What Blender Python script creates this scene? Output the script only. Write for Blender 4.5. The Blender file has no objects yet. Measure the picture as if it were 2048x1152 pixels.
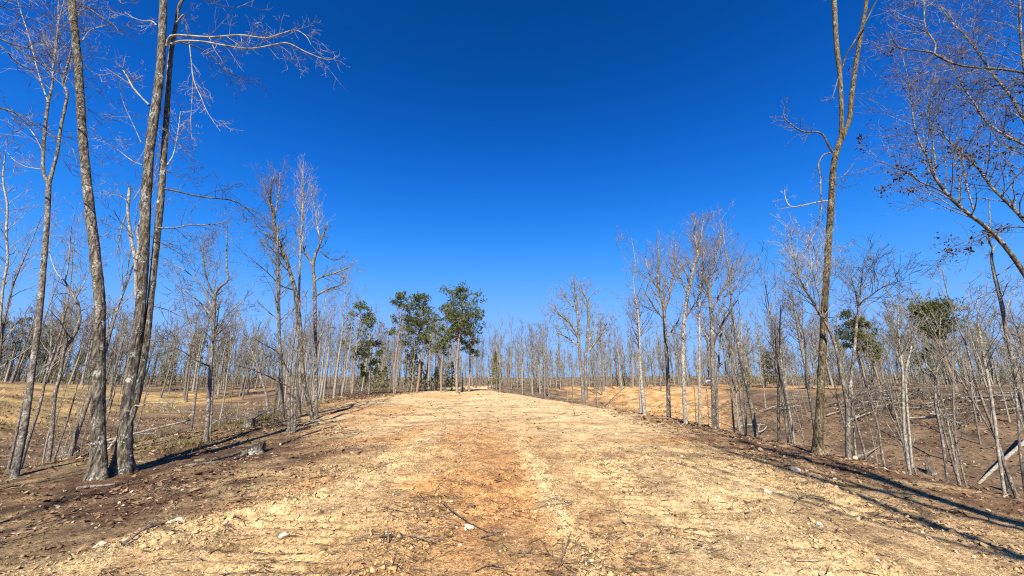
import bpy, math, random
import numpy as np
from mathutils import Vector

scene = bpy.context.scene
COL = scene.collection
rad = math.radians

# ------------------------------------------------------------------ camera, sky, sun, exposure
EYE = 1.65
PITCH = math.atan(182 / 740)
cam = bpy.data.cameras.new('camera'); cam.lens = 13.0; cam.sensor_width = 36.0
cam.clip_start = 0.05; cam.clip_end = 3000
camo = bpy.data.objects.new('camera', cam); COL.objects.link(camo)
camo.location = (0, 0, EYE); camo.rotation_euler = (math.pi / 2 + PITCH, 0, 0)
scene.camera = camo

SUN_EL, SUN_AZ = rad(41), rad(3)            # light travels forward, 3 degrees to the right
world = bpy.data.worlds.new('World'); scene.world = world; world.use_nodes = True
nt = world.node_tree
sky = nt.nodes.new('ShaderNodeTexSky'); sky.sky_type = 'NISHITA'; sky.sun_disc = False
sky.sun_elevation = SUN_EL; sky.sun_rotation = math.pi + SUN_AZ
sky.altitude = 300; sky.air_density = 0.5; sky.dust_density = 0.0; sky.ozone_density = 6.0
bg = nt.nodes['Background']; bg.inputs['Strength'].default_value = 0.10
# the camera's deep-blue rendering of the clear sky: one smooth tone curve per channel over the whole sky
sep = nt.nodes.new('ShaderNodeSeparateColor'); cmb = nt.nodes.new('ShaderNodeCombineColor'); nt.links.new(sky.outputs[0], sep.inputs[0])
def mth(op, a, b_):
    n = nt.nodes.new('ShaderNodeMath'); n.operation = op
    for i, v in ((0, a), (1, b_)):
        if isinstance(v, (int, float)): n.inputs[i].default_value = v
        else: nt.links.new(v, n.inputs[i])
    return n.outputs[0]
for ch, (g_, m_, k_) in enumerate(((3.55, 1.245, .985), (2.20, 2.66, 1.393), (2.95, 5.14, .985))):
    v = mth('MULTIPLY', mth('POWER', sep.outputs[ch], g_), k_)
    nt.links.new(mth('DIVIDE', mth('MULTIPLY', v, m_), mth('ADD', v, m_)), cmb.inputs[ch])
nt.links.new(cmb.outputs[0], bg.inputs['Color'])

sd = bpy.data.lights.new('sun', 'SUN'); sd.energy = 4.8; sd.angle = rad(0.5); sd.color = (1.0, 0.94, 0.84)
so = bpy.data.objects.new('sun', sd); COL.objects.link(so)
ldir = Vector((math.sin(SUN_AZ) * math.cos(SUN_EL), math.cos(SUN_AZ) * math.cos(SUN_EL), -math.sin(SUN_EL)))
so.rotation_euler = ldir.to_track_quat('-Z', 'Y').to_euler(); so.location = (0, -20, 30)

vs = scene.view_settings
vs.view_transform = 'Standard'; vs.look = 'None'; vs.gamma = 1.0; vs.use_curve_mapping = False
vs.exposure = 1.18
scene.cycles.use_denoising = False
scene.cycles.filter_width = 1.15
scene.cycles.max_bounces = 5

# ------------------------------------------------------------------ noise and terrain
def hsh(ix, iy, seed):
    h = (ix.astype(np.int64) * 374761393 + iy.astype(np.int64) * 668265263 + seed * 1442695041) & 0xFFFFFFFF
    h = ((h ^ (h >> 13)) * 1274126177) & 0xFFFFFFFF
    h = ((h ^ (h >> 16)) * 2246822519) & 0xFFFFFFFF
    return ((h ^ (h >> 15)) & 0xFFFFFF) / float(0xFFFFFF)

def vn(x, y, seed=0, per=None):
    x = np.asarray(x, float); y = np.asarray(y, float)
    ix = np.floor(x); iy = np.floor(y); fx = x - ix; fy = y - iy
    fx = fx * fx * (3 - 2 * fx); fy = fy * fy * (3 - 2 * fy)
    jx = ix + 1
    if per: ix = np.mod(ix, per); jx = np.mod(jx, per)
    a = hsh(ix, iy, seed); b = hsh(jx, iy, seed); c = hsh(ix, iy + 1, seed); d = hsh(jx, iy + 1, seed)
    return (a * (1 - fx) + b * fx) * (1 - fy) + (c * (1 - fx) + d * fx) * fy

def fbm(x, y, seed=0, o=4):
    s = 0; a = .5; t = 0
    for i in range(o):
        s = s + a * vn(x, y, seed + i * 17); t += a; a *= .5
        x = x * 2.03 + 3.1; y = y * 2.03 - 1.7
    return s / t

def sm(t):
    t = np.clip(t, 0, 1); return t * t * (3 - 2 * t)

def edges(y):
    xr = np.interp(y, [-40, 5, 19, 31, 48, 62, 80], [6.4, 6.4, 6.2, 2.8, -2, -6, -8])
    xl = np.interp(y, [-40, 7, 18, 40, 55, 75], [-7, -7.2, -9.5, -16, -21, -24])
    return xl, xr

def H(x, y):
    x = np.asarray(x, float); y = np.asarray(y, float)
    xl, xr = edges(y)
    dr = x - xr; dl = xl - x
    Dr = np.interp(y, [-30, 10, 30, 55, 75, 95], [6.2, 6.2, 5.4, 3.4, 1.6, .2])
    Dl = np.interp(y, [-30, 10, 30, 55, 75, 95], [3.8, 3.8, 3.8, 2.8, 1.4, .2])
    z = -Dr * (sm(dr / 16) - sm((dr - 16) / 34)) - Dl * (sm(dl / 17) - sm((dl - 17) / 28))
    z = z + 1.55 * sm((dl - 26) / 38) * np.interp(y, [0, 30, 60, 110], [1, 1, .75, .2]) + .55 * sm((dr - 32) / 40)
    z = z + 2.4 * sm((np.hypot(x, y) - 112) / 90)
    off = np.clip(np.maximum(dr, dl) / 8, 0, 1)
    z = z + off * .5 * (fbm(x / 1.9, y / 1.9, 15, 3) - .5) * np.clip(1.3 - np.hypot(x, y) / 70, 0, 1)
    z = z + off * (.7 * (fbm(x / 13, y / 13, 5, 3) - .5)) + .16 * (fbm(x / 2.6, y / 2.6, 9, 2) - .5) * np.clip((np.hypot(x, y) - 1) / 6, .2, 1)
    z = z - .035 * np.clip(np.abs(x) - 1.5, 0, 5) * np.clip(1 - np.maximum(dr, dl) / 3, 0, 1) * 1.0
    return z

def Hs(x, y): return float(H(np.array([x]), np.array([y]))[0])

CP, SP = math.cos(PITCH), math.sin(PITCH)
def ray(px, py):
    a = (px - 1024) / 740; b = (py - 576) / 740
    return a, CP + b * SP, SP - b * CP
def P(px, py, Y):
    a, dy, dz = ray(px, py); t = Y / dy
    return Vector((a * t, Y, EYE + dz * t)), t
_T = np.concatenate([np.arange(2.2, 40, .05), np.arange(40, 260, .4)])
def hit(px, py, lo=0):
    a, dy, dz = ray(px, py)
    zz = EYE + dz * _T; g = H(a * _T, dy * _T)
    k = np.nonzero((zz <= g) & (_T > lo))[0]
    t = _T[k[0]] if len(k) else 90.0
    return Vector((a * t, dy * t, Hs(a * t, dy * t))), t

def near_hit(px, py, lo=0):
    """like hit(), but a foot hidden just behind the shoulder of the ridge stands on the near bank, not on the far slope"""
    p, t = hit(px, py, lo); a, dy, dz = ray(px, py)
    T_ = np.arange(max(4, lo), t, .1)
    if len(T_) > 5:
        gap = EYE + dz * T_ - H(a * T_, dy * T_); i = int(np.argmin(gap[: max(3, int(len(T_) * .8))]))
        if gap[i] < .35 and T_[i] < t * .75:
            tt = T_[i] * 1.06; return Vector((a * tt, dy * tt, Hs(a * tt, dy * tt))), tt
    return p, t

# ------------------------------------------------------------------ object helpers
def mesh(name, V, F, mats, smooth=True, col=None, fm=None):
    V = np.asarray(V, np.float32).reshape(-1, 3); F = np.asarray(F, np.int32)
    k = F.shape[1]; me = bpy.data.meshes.new(name)
    me.vertices.add(len(V)); me.vertices.foreach_set('co', V.ravel())
    me.loops.add(F.size); me.loops.foreach_set('vertex_index', F.ravel())
    me.polygons.add(len(F)); me.polygons.foreach_set('loop_start', np.arange(0, F.size, k, dtype=np.int32))
    if smooth: me.polygons.foreach_set('use_smooth', np.ones(len(F), bool))
    if fm is not None: me.polygons.foreach_set('material_index', np.asarray(fm, np.int32))
    me.update(calc_edges=True)
    if col is not None:
        at = me.color_attributes.new('Col', 'FLOAT_COLOR', 'POINT')
        c4 = np.ones((len(V), 4), np.float32); c4[:, :3] = col
        at.data.foreach_set('color', c4.ravel())
    for m in (mats if isinstance(mats, (list, tuple)) else [mats]): me.materials.append(m)
    return me

def obj(name, me, parent=None, loc=None):
    o = bpy.data.objects.new(name, me); COL.objects.link(o)
    if parent is not None: o.parent = parent
    if loc is not None: o.location = loc
    return o

def tag(o, label=None, cat=None, group=None, kind=None):
    if label: o['label'] = label
    if cat: o['category'] = cat
    if group: o['group'] = group
    if kind: o['kind'] = kind
    return o

class Tubes:
    def __init__(s): s.d = {}
    def add(s, pts, rads, sides=3):
        s.d.setdefault((len(pts), sides), []).append((pts, rads))
    def arrays(s):
        Vs, Fs, o = [], [], 0
        for (n, sd_), L in s.d.items():
            C = np.array([[tuple(p) for p in a[0]] for a in L], float); R = np.array([a[1] for a in L], float)
            B = len(L)
            T = np.empty_like(C); T[:, 1:-1] = C[:, 2:] - C[:, :-2]; T[:, 0] = C[:, 1] - C[:, 0]; T[:, -1] = C[:, -1] - C[:, -2]
            T /= np.linalg.norm(T, axis=2, keepdims=True) + 1e-9
            ch = C[:, -1] - C[:, 0]; ax = np.argmin(np.abs(ch), axis=1)
            ref = np.zeros((B, 3)); ref[np.arange(B), ax] = 1
            U = np.cross(T, ref[:, None, :]); U /= np.linalg.norm(U, axis=2, keepdims=True) + 1e-9
            W = np.cross(T, U)
            th = np.arange(sd_) * 2 * math.pi / sd_
            V = C[:, :, None, :] + R[:, :, None, None] * (np.cos(th)[None, None, :, None] * U[:, :, None, :] + np.sin(th)[None, None, :, None] * W[:, :, None, :])
            idx = np.arange(B * n * sd_).reshape(B, n, sd_) + o
            a = idx[:, :-1]; b = idx[:, 1:]
            F = np.stack([a, np.roll(a, -1, 2), np.roll(b, -1, 2), b], -1)
            Vs.append(V.reshape(-1, 3)); Fs.append(F.reshape(-1, 4)); o += B * n * sd_
        if not Vs: return np.zeros((0, 3)), np.zeros((0, 4), int)
        return np.concatenate(Vs), np.concatenate(Fs)
    def mesh(s, name, mat, org=(0, 0, 0)):
        V, F = s.arrays()
        return mesh(name, V - np.array(tuple(org)), F, mat)

def smooth_path(pts, rads, m):
    """Catmull-Rom resample into about m points"""
    C = np.array([tuple(p) for p in pts]); R = np.array(rads, float)
    seg = np.r_[0, np.cumsum(np.linalg.norm(np.diff(C, axis=0), axis=1))]
    t = np.linspace(0, seg[-1], m); k = np.clip(np.searchsorted(seg, t, 'right') - 1, 0, len(C) - 2)
    u = ((t - seg[k]) / (seg[k + 1] - seg[k] + 1e-9))[:, None]
    p0 = C[np.maximum(k - 1, 0)]; p1 = C[k]; p2 = C[k + 1]; p3 = C[np.minimum(k + 2, len(C) - 1)]
    Q = .5 * (2 * p1 + (p2 - p0) * u + (2 * p0 - 5 * p1 + 4 * p2 - p3) * u * u + (3 * p1 - p0 - 3 * p2 + p3) * u ** 3)
    return Q, np.interp(t, seg, R)

# ------------------------------------------------------------------ materials
def newmat(name, rough=.9):
    m = bpy.data.materials.new(name); m.use_nodes = True
    n = m.node_tree.nodes; b = n['Principled BSDF']; b.inputs['Roughness'].default_value = rough
    b.inputs['Specular IOR Level'].default_value = .2
    return m, m.node_tree, b
def N(t, kind, **kw):
    n = t.nodes.new(kind)
    for k, v in kw.items():
        if hasattr(n, k): setattr(n, k, v)
        else: n.inputs[k.replace('_', ' ')].default_value = v
    return n
def ramp(t, stops):
    r = t.nodes.new('ShaderNodeValToRGB'); e = r.color_ramp.elements
    while len(e) < len(stops): e.new(.5)
    for el, (p, c) in zip(e, stops): el.position = p; el.color = (*c, 1)
    return r
def mixc(t, a, b, f=.5, blend='MIX'):
    n = t.nodes.new('ShaderNodeMix'); n.data_type = 'RGBA'; n.blend_type = blend
    for s, v in ((0, f), (6, a), (7, b)):
        if hasattr(v, 'links') or isinstance(v, bpy.types.NodeSocket): t.links.new(v, n.inputs[s])
        else: n.inputs[s].default_value = v if s == 0 else (*v, 1)
    return n.outputs[2]

def bark(name, dark, mid, light, lichen, zs=.16, scale=26, lich=.6, bump=.7, lth=1.06):
    m, t, b = newmat(name)
    tc = N(t, 'ShaderNodeTexCoord'); mp = N(t, 'ShaderNodeMapping'); mp.inputs['Scale'].default_value = (1, 1, zs)
    t.links.new(tc.outputs['Object'], mp.inputs[0])
    n1 = N(t, 'ShaderNodeTexNoise', Scale=scale, Detail=5.0, Roughness=.65, Distortion=.6); t.links.new(mp.outputs[0], n1.inputs['Vector'])
    n2 = N(t, 'ShaderNodeTexNoise', Scale=3.2, Detail=4.0, Roughness=.7); t.links.new(tc.outputs['Object'], n2.inputs['Vector'])
    n3 = N(t, 'ShaderNodeTexNoise', Scale=26.0, Detail=3.0, Roughness=.7); t.links.new(tc.outputs['Object'], n3.inputs['Vector'])
    r = ramp(t, [(.36, dark), (.50, mid), (.66, light)]); t.links.new(n1.outputs['Fac'], r.inputs[0])
    add = N(t, 'ShaderNodeMath', operation='ADD'); t.links.new(n2.outputs['Fac'], add.inputs[0]); t.links.new(n3.outputs['Fac'], add.inputs[1])
    r2 = ramp(t, [(.0, (0, 0, 0)), (1.0, (1, 1, 1))]); mr = N(t, 'ShaderNodeMapRange'); t.links.new(add.outputs[0], mr.inputs[0])
    mr.inputs[1].default_value = lth; mr.inputs[2].default_value = lth + .16; mr.inputs[3].default_value = 0; mr.inputs[4].default_value = lich
    c = mixc(t, r.outputs[0], lichen, mr.outputs[0])
    t.links.new(c, b.inputs['Base Color'])
    bp = N(t, 'ShaderNodeBump', Strength=bump, Distance=.02); t.links.new(n1.outputs['Fac'], bp.inputs['Height']); t.links.new(bp.outputs[0], b.inputs['Normal'])
    return m
M = {}
M['oak'] = bark('oak_bark', (.009, .007, .004), (.082, .066, .046), (.23, .20, .15), (.50, .48, .42), lich=.7, bump=1.0, lth=1.10)
M['olive'] = bark('olive_bark', (.010, .007, .003), (.08, .058, .026), (.185, .138, .07), (.45, .43, .36), lich=.4, bump=.9)
M['grey'] = bark('grey_bark', (.030, .024, .017), (.12, .098, .073), (.26, .22, .17), (.48, .46, .41), zs=.4, scale=30, lich=.6, bump=.6)
M['pale'] = bark('pale_bark', (.075, .062, .046), (.225, .195, .15), (.38, .345, .28), (.52, .49, .43), zs=.8, scale=18, lich=.5, bump=.4)
M['twig'] = bark('twig_bark', (.060, .050, .034), (.185, .160, .112), (.32, .285, .215), (.38, .35, .30), zs=1, scale=5, lich=.2, bump=.1)
M['paletwig'] = bark('pale_sunlit_twig_bark', (.11, .092, .062), (.27, .235, .172), (.42, .38, .30), (.52, .49, .42), zs=1, scale=5, lich=.2, bump=.1)  # pale bark; also carries the sunlit look of twigs in its colour
M['budtwig'] = bark('budding_twig_bark', (.06, .043, .028), (.165, .128, .088), (.28, .23, .17), (.38, .32, .27), zs=1, scale=3, lich=.2, bump=.1)
M['darktwig'] = bark('dark_shaded_twig_bark', (.016, .012, .008), (.06, .047, .034), (.15, .125, .095), (.30, .28, .24), zs=1, scale=6, lich=.2, bump=.1)  # dark bark; also puts shade into the colour of unlit twigs
M['darkgrey'] = bark('dark_grey_bark', (.016, .012, .008), (.085, .068, .048), (.25, .215, .165), (.42, .40, .36), zs=.6, scale=14, lich=.5, bump=.3, lth=1.03)
M['pinebark'] = bark('pine_bark', (.06, .038, .022), (.22, .155, .10), (.38, .29, .20), (.42, .35, .28), zs=.4, scale=16, lich=.4, bump=.5)
M['log'] = bark('log_bark', (.06, .048, .034), (.19, .155, .115), (.33, .285, .225), (.46, .42, .36), zs=1, scale=14, lich=.5, bump=.4)
M['stick'] = bark('stick_bark', (.03, .022, .015), (.10, .075, .05), (.23, .18, .13), (.34, .29, .23), zs=1, scale=20, lich=.3, bump=.3)

def plain(name, c, var=.35, scale=20, rough=.9, vcol=False, transl=0):
    m, t, b = newmat(name, rough)
    tc = N(t, 'ShaderNodeTexCoord'); n = N(t, 'ShaderNodeTexNoise', Scale=scale, Detail=4.0, Roughness=.65); t.links.new(tc.outputs['Object'], n.inputs['Vector'])
    r = ramp(t, [(.3, (1 - var,) * 3), (.7, (1 + var,) * 3)]); t.links.new(n.outputs['Fac'], r.inputs[0])
    if vcol:
        a = N(t, 'ShaderNodeVertexColor', layer_name='Col'); src = a.outputs[0]
    else:
        a = N(t, 'ShaderNodeRGB'); a.outputs[0].default_value = (*c, 1); src = a.outputs[0]
    cc = mixc(t, src, r.outputs[0], 1.0, 'MULTIPLY')
    t.links.new(cc, b.inputs['Base Color'])
    bp = N(t, 'ShaderNodeBump', Strength=.4, Distance=.01); t.links.new(n.outputs['Fac'], bp.inputs['Height']); t.links.new(bp.outputs[0], b.inputs['Normal'])
    return m
M['needle'] = plain('pine_needles', (.085, .098, .020), .6, 1.0, .6)
M['needle_dark'] = plain('dark_pine_needles', (.058, .078, .024), .5, 1.3, .6)
M['cedar'] = plain('cedar_foliage', (.12, .115, .036), .5, 2.0, .7)
M['deadleaf'] = plain('dead_leaf', (.06, .036, .026), .6, 9, .8)
M['litter'] = plain('leaf_litter', (1, 1, 1), .25, 30, .9, vcol=True)
M['clod'] = plain('dirt_clod', (1, 1, 1), .3, 60, .95, vcol=True)
M['stone'] = plain('pale_stone', (.56, .45, .31), .25, 25, .9)
M['cutwood'] = plain('cut_wood', (.52, .37, .20), .3, 30, .8)
M['charred'] = plain('dark_weathered_wood', (.035, .027, .02), .5, 20, .9)
M['grass'] = plain('dry_grass', (1, 1, 1), .2, 5, .9, vcol=True)
M['truck_paint'] = plain('silver_paint', (.30, .31, .33), .05, 2, .35)
M['truck_glass'] = plain('dark_glass', (.03, .035, .04), .05, 2, .1)
M['rubber'] = plain('tyre_rubber', (.03, .03, .03), .1, 10, .8)
M['lamp'] = plain('lamp_glass', (.8, .8, .78), .05, 5, .2)

# ------------------------------------------------------------------ ground colours and sheet
TAN = np.array((.44, .300, .148)); PALE = np.array((.59, .440, .230)); ORANGE = np.array((.43, .225, .085))
BROWN = np.array((.102, .057, .029)); FLOOR = np.array((.135, .090, .054)); CLEAR = np.array((.42, .26, .115)); DRYG = np.array((.20, .145, .06))
def mixw(c, k, w): return c * (1 - w[:, None]) + k * w[:, None]
def ground_col(x, y):
    x = np.asarray(x, float); y = np.asarray(y, float)
    xl, xr = edges(y); dr = x - xr; dl = xl - x
    n1 = fbm(x * .45, y * .45, 31, 4) - .5; n2 = fbm(x * 1.7, y * 1.7, 47, 4) - .5; n3 = fbm(x * .12, y * .12, 53, 3) - .5
    c = np.tile(TAN, (len(x), 1))
    c = mixw(c, PALE, np.clip(.55 * sm((y - 9) / 9) + 1.4 * n1 + .2, 0, 1))
    # exposed orange subsoil
    xo = np.interp(y, [3, 8, 14], [-.15, -.35, -.8]) + .25 * n2
    w = (.75 + .9 * n1) * np.exp(-((x - xo - .5 * n1) / 1.4) ** 2) * np.clip(1 - (y - 9) / 9, 0, 1)
    w = np.maximum(w, np.clip((n1 + .10) * 5, 0, .75) * sm((1.4 - x) / 1) * sm((x + 4.6) / 1.5) * sm((17 - y) / 6))
    w = np.maximum(w, np.clip((n3 + n1 * .6) * 4, 0, .6) * sm((y - 14) / 6) * sm((70 - y) / 20))
    n5 = fbm(x * .28 + 9, y * .8, 101, 4) - .5
    c = mixw(c, ORANGE * .92, np.clip(3.2 * n5 - .05, 0, .7) * sm((y - 6) / 6)); c = mixw(c, BROWN * 1.9, np.clip(-3.6 * n5 - .35, 0, .55) * sm((x + 9) / 4) * sm((y - 5) / 5))
    c = mixw(c, ORANGE, np.clip(w * (1 + 1.2 * n2), 0, .95))
    # windrows of pale dug-up clay
    for xb, wd in ((np.interp(y, [3, 4, 5.2, 6.8, 14], [-5, -4.3, -3.3, -2.3, -2.5]), .42), (np.interp(y, [3, 6.8, 10], [.82, .5, .25]), .2)):
        w = np.exp(-((x - xb + .3 * n2) / wd) ** 2) * np.clip(1 - (y - 9) / 8, 0, 1)
        c = mixw(c, PALE, w * np.clip(.6 + 1.6 * n1, .15, .85))
    # brown leaf mould scraped along the edge above the gully
    xb = np.interp(y, [3, 5, 10, 14, 18, 24], [-4.5, -3.5, -3.0, -5.6, -9.6, -13])
    w = sm((xb + .5 - x + 2.6 * n1 + 2.2 * n2) / 3.0) * np.clip(.92 + 1.6 * n2, .3, 1)
    c = mixw(c, BROWN, w)
    xb = np.interp(y, [3, 9, 15, 25, 40], [5.2, 4.2, 4.8, 5.6, 3])
    w = sm((x - xb + .4 + 3.6 * n1 + 2.2 * n2) / 3.2) * np.clip(.85 + 1.6 * n2, .2, 1)
    c = mixw(c, BROWN * 1.25, w)
    # forest floor of both gullies
    c = mixw(c, FLOOR, sm((dl - 1.0 + 2 * n1) / 2.5)); c = mixw(c, FLOOR, sm((dr - 2.2 + 2 * n1) / 2.0))
    c = mixw(c, DRYG, sm((dl - .5) / 1.5) * sm((7 - dl) / 3) * np.clip(.5 + 2.5 * n2, 0, 1))
    # cleared ground on the far side
    az = x / np.maximum(y, 1)
    w = sm((dl - 22 + 8 * n3) / 9) * np.clip(1.2 - 2.2 * np.abs(n1), 0, 1)
    cl = mixw(np.tile(CLEAR, (len(x), 1)), ORANGE * 1.1, np.clip(sm((az + 1.05) / .35) * (.55 + 3 * n3), 0, .8))
    cl = mixw(cl, DRYG * 1.35, np.clip(sm((-.55 - az) / .35) * (.75 + 2.4 * n1), 0, .92))
    c = c * (1 - w[:, None]) + cl * w[:, None]
    w = np.maximum(sm((dr - 17 + 10 * n3) / 8) * sm((.62 - az) / .15), sm((dr - 45 + 10 * n3) / 9) * sm((.95 - az) / .2))
    cl = mixw(np.tile(CLEAR * 1.05, (len(x), 1)), ORANGE, np.clip(.35 + 3 * n1, 0, .7))
    c = c * (1 - w[:, None]) + cl * w[:, None]
    w = np.maximum(sm((np.hypot(x, y) - 98 - 25 * n3) / 14), sm((np.hypot(x, y) - 82 - 20 * n3) / 8) * sm((np.abs(az) - .55) / .25))
    c = mixw(c, FLOOR * 1.25, w)
    g = np.maximum(sm(dl / 3), sm(dr / 3))
    n4 = fbm(x * .9 + 5, y * .9, 63, 4) - .5
    return np.clip(c * (1 + .5 * n2 + g * 2.0 * n4)[:, None], .012, .8)

def berm(x, y):
    n2 = fbm(x * 1.7, y * 1.7, 47, 4) - .5; s = 0
    for xb, wd in ((np.interp(y, [3, 4, 5.2, 6.8, 14], [-5, -4.3, -3.3, -2.3, -2.5]), .42), (np.interp(y, [3, 6.8, 10], [.82, .5, .25]), .2),
                   (np.interp(y, [3, 7, 12], [3.6, 3.0, 2.4]), .3), (np.interp(y, [3, 9, 16], [-1.2, -1.0, -1.3]), .25), (np.interp(y, [3, 9, 16], [5.4, 4.9, 4.6]), .35)):
        s = np.maximum(s, np.exp(-((x - xb + .3 * n2) / wd) ** 2) * np.clip(1.1 - (y - 10) / 10, 0, 1))
    return s

def micro(x, y, sp):
    """clods, cleat marks and crumbs; features finer than the local grid spacing sp are left out"""
    z = 0
    for f, a, sd_ in ((2.3, .030, 71), (5.5, .034, 72), (12, .030, 73), (24, .022, 74), (41, .012, 75)):
        z = z + a * (1 - np.abs(2 * vn(x * f, y * f, sd_) - 1) - .5) * np.clip(1.4 - sp * f * 1.4, 0, 1)
    m = .22 + 1.1 * np.clip(fbm(x * .6, y * .6, 81, 3) * 4.2 - 1.9, 0, 1)
    b = berm(x, y)
    z = z * (m + .9 * b) + .028 * b
    lane = sm((x - .9) / .4) * sm((5.5 - x) / 1) * np.clip((fbm(x * .7, y * .7, 91, 2) - .34) * 6, 0, 1)
    lane2 = sm((x + 3.3) / .4) * sm((-1.0 - x) / .5) * np.clip((fbm(x * .9, y * .9, 92, 2) - .42) * 6, 0, 1)
    ph = (y + .12 * x + .10 * (fbm(x * .8, y * .8, 95, 2) - .5)) / .19
    cl = np.clip(np.abs((ph % 1) - .5) * 4 - .6, 0, 1)
    z = z * (1 - .6 * np.maximum(lane, lane2) * (1 - b)) - .05 * cl * np.maximum(lane, lane2) * np.clip(1.3 - sp * 12, 0, 1)
    return z

def grow_axis(start, step, fac, end, cap=9.):
    out = [start]
    while out[-1] < end: out.append(out[-1] + step); step = min(step * fac, cap)
    return np.array(out)
xp = np.concatenate([np.arange(0, 7.2, .040), grow_axis(7.2, .044, 1.045, 420)])
gx = np.concatenate([-xp[:0:-1], xp])
gy = np.concatenate([[-60, -40, -25, -15, -9, -5, -2.5, -1, 0, 1, 1.8, 2.4], np.arange(2.9, 8.5, .030), grow_axis(8.5, .032, 1.0195, 420)])
X, Y = np.meshgrid(gx, gy); sp = np.maximum(np.gradient(gx)[None, :], np.gradient(gy)[:, None]); 
xf, yf, sf = X.ravel(), Y.ravel(), sp.ravel()
Z = H(xf, yf) + micro(xf, yf, sf) * np.clip(1.2 - np.hypot(xf, yf) / 60, .15, 1)
idx = np.arange(len(xf)).reshape(X.shape)
F = np.stack([idx[:-1, :-1], idx[:-1, 1:], idx[1:, 1:], idx[1:, :-1]], -1).reshape(-1, 4)

gm, t, b = newmat('graded_earth', .95)
va = N(t, 'ShaderNodeVertexColor', layer_name='Col'); tc = N(t, 'ShaderNodeTexCoord')
na = N(t, 'ShaderNodeTexNoise', Scale=26.0, Detail=6.0, Roughness=.72); t.links.new(tc.outputs['Object'], na.inputs['Vector'])
nb = N(t, 'ShaderNodeTexNoise', Scale=4.0, Detail=5.0, Roughness=.7); t.links.new(tc.outputs['Object'], nb.inputs['Vector'])
ra = ramp(t, [(.32, (.30, .25, .20)), (.48, (.95, .94, .92)), (.66, (1.45, 1.45, 1.42))]); t.links.new(na.outputs['Fac'], ra.inputs[0])  # dark end deepens the painted shadows between crumbs
rb = ramp(t, [(.32, (.52, .47, .42)), (.52, (1.02, 1.02, 1.02)), (.72, (1.22, 1.22, 1.22))]); t.links.new(nb.outputs['Fac'], rb.inputs[0])
nc = N(t, 'ShaderNodeTexNoise', Scale=75.0, Detail=3.0, Roughness=.6); t.links.new(tc.outputs['Object'], nc.inputs['Vector'])
rc = ramp(t, [(.36, (.38, .32, .26)), (.46, (1.05, 1.04, 1.02)), (.62, (1.45, 1.44, 1.42))]); t.links.new(nc.outputs['Fac'], rc.inputs[0])  # finer dark specks paint micro-shadows into the earth colour
c = mixc(t, va.outputs[0], ra.outputs[0], 1.0, 'MULTIPLY'); c = mixc(t, c, rb.outputs[0], 1.0, 'MULTIPLY'); c = mixc(t, c, rc.outputs[0], .8, 'MULTIPLY')
nd = N(t, 'ShaderNodeTexNoise', Scale=1.25, Detail=6.0, Roughness=.78); t.links.new(tc.outputs['Object'], nd.inputs['Vector'])
rd = ramp(t, [(.34, (.50, .46, .42)), (.50, (1.0, 1.0, 1.0)), (.66, (1.42, 1.40, 1.36))]); t.links.new(nd.outputs['Fac'], rd.inputs[0])
c = mixc(t, c, rd.outputs[0], .75, 'MULTIPLY')
t.links.new(c, b.inputs['Base Color'])
bp = N(t, 'ShaderNodeBump', Strength=1.0, Distance=.045); t.links.new(na.outputs['Fac'], bp.inputs['Height']); t.links.new(bp.outputs[0], b.inputs['Normal'])
ground = obj('ground', mesh('ground', np.stack([xf, yf, Z], -1), F, gm, True, ground_col(xf, yf)))
tag(ground, kind='structure')

# ------------------------------------------------------------------ growing branches
def rv(rng): return Vector((rng.gauss(0, 1), rng.gauss(0, 1), rng.gauss(0, 1)))
def tilt(d, ang, rng):
    a = d.cross(rv(rng))
    if a.length < 1e-5: a = Vector((1, 0, 0))
    a.normalize()
    return (d * math.cos(ang) + a * math.sin(ang)).normalized()

def grow(T, p, d, L, r, lv, rng, K, up=.12, wig=.12, rat=.55, ang=42, tip=.004, t0=.2):
    n = 5 if L > 1.2 else (4 if L > .5 else 3)
    pts = [p]; ds = []; s = L / n; d = d.copy()
    for i in range(n):
        d = d + rv(rng) * wig + Vector((0, 0, up)); d.normalize(); ds.append(d)
        p = p + d * s; pts.append(p)
    rs = [max(tip, r * (1 - .72 * i / n)) for i in range(n)] + [max(tip * .6, r * .18)]
    T.add(pts, rs, 5 if r > .03 else 3)
    if lv < len(K):
        k = K[lv]; k = k if isinstance(k, int) else rng.randint(*k)
        for j in range(k):
            tt = t0 + (1 - t0) * (j + rng.random()) / k * .98
            i = min(int(tt * n), n - 1); q = pts[i].lerp(pts[i + 1], tt * n - i)
            grow(T, q, tilt(ds[i], rad(ang * rng.uniform(.6, 1.35)), rng), L * rat * (1.15 - .65 * tt) * rng.uniform(.6, 1.3),
                 max(tip, rs[i] * .46), lv + 1, rng, K, up, wig * 1.1, rat, ang, tip, t0)

def sprout(T, pts, rads, n, t0, t1, L, rng, K, ang=50, up=.12, wig=.16, tip=.004, taper=.55, rat=.55, rf=.45, upb=0.):
    """branches along a path"""
    m = len(pts) - 1
    for j in range(n):
        tt = t0 + (t1 - t0) * (j + rng.random()) / n
        i = min(int(tt * m), m - 1); f = tt * m - i
        a, b_ = Vector(tuple(pts[i])), Vector(tuple(pts[i + 1])); q = a.lerp(b_, f); d = (b_ - a).normalized()
        dd = tilt(d, rad(ang * rng.uniform(.65, 1.3)), rng); dd = (dd + Vector((0, 0, upb))).normalized()
        u = (tt - t0) / max(t1 - t0, 1e-6)
        grow(T, q, dd, L * (1 - taper * u) * rng.uniform(.6, 1.25), max(tip, rads[i] * rf), 0, rng, K, up, wig, rat, ang, tip)

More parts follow.
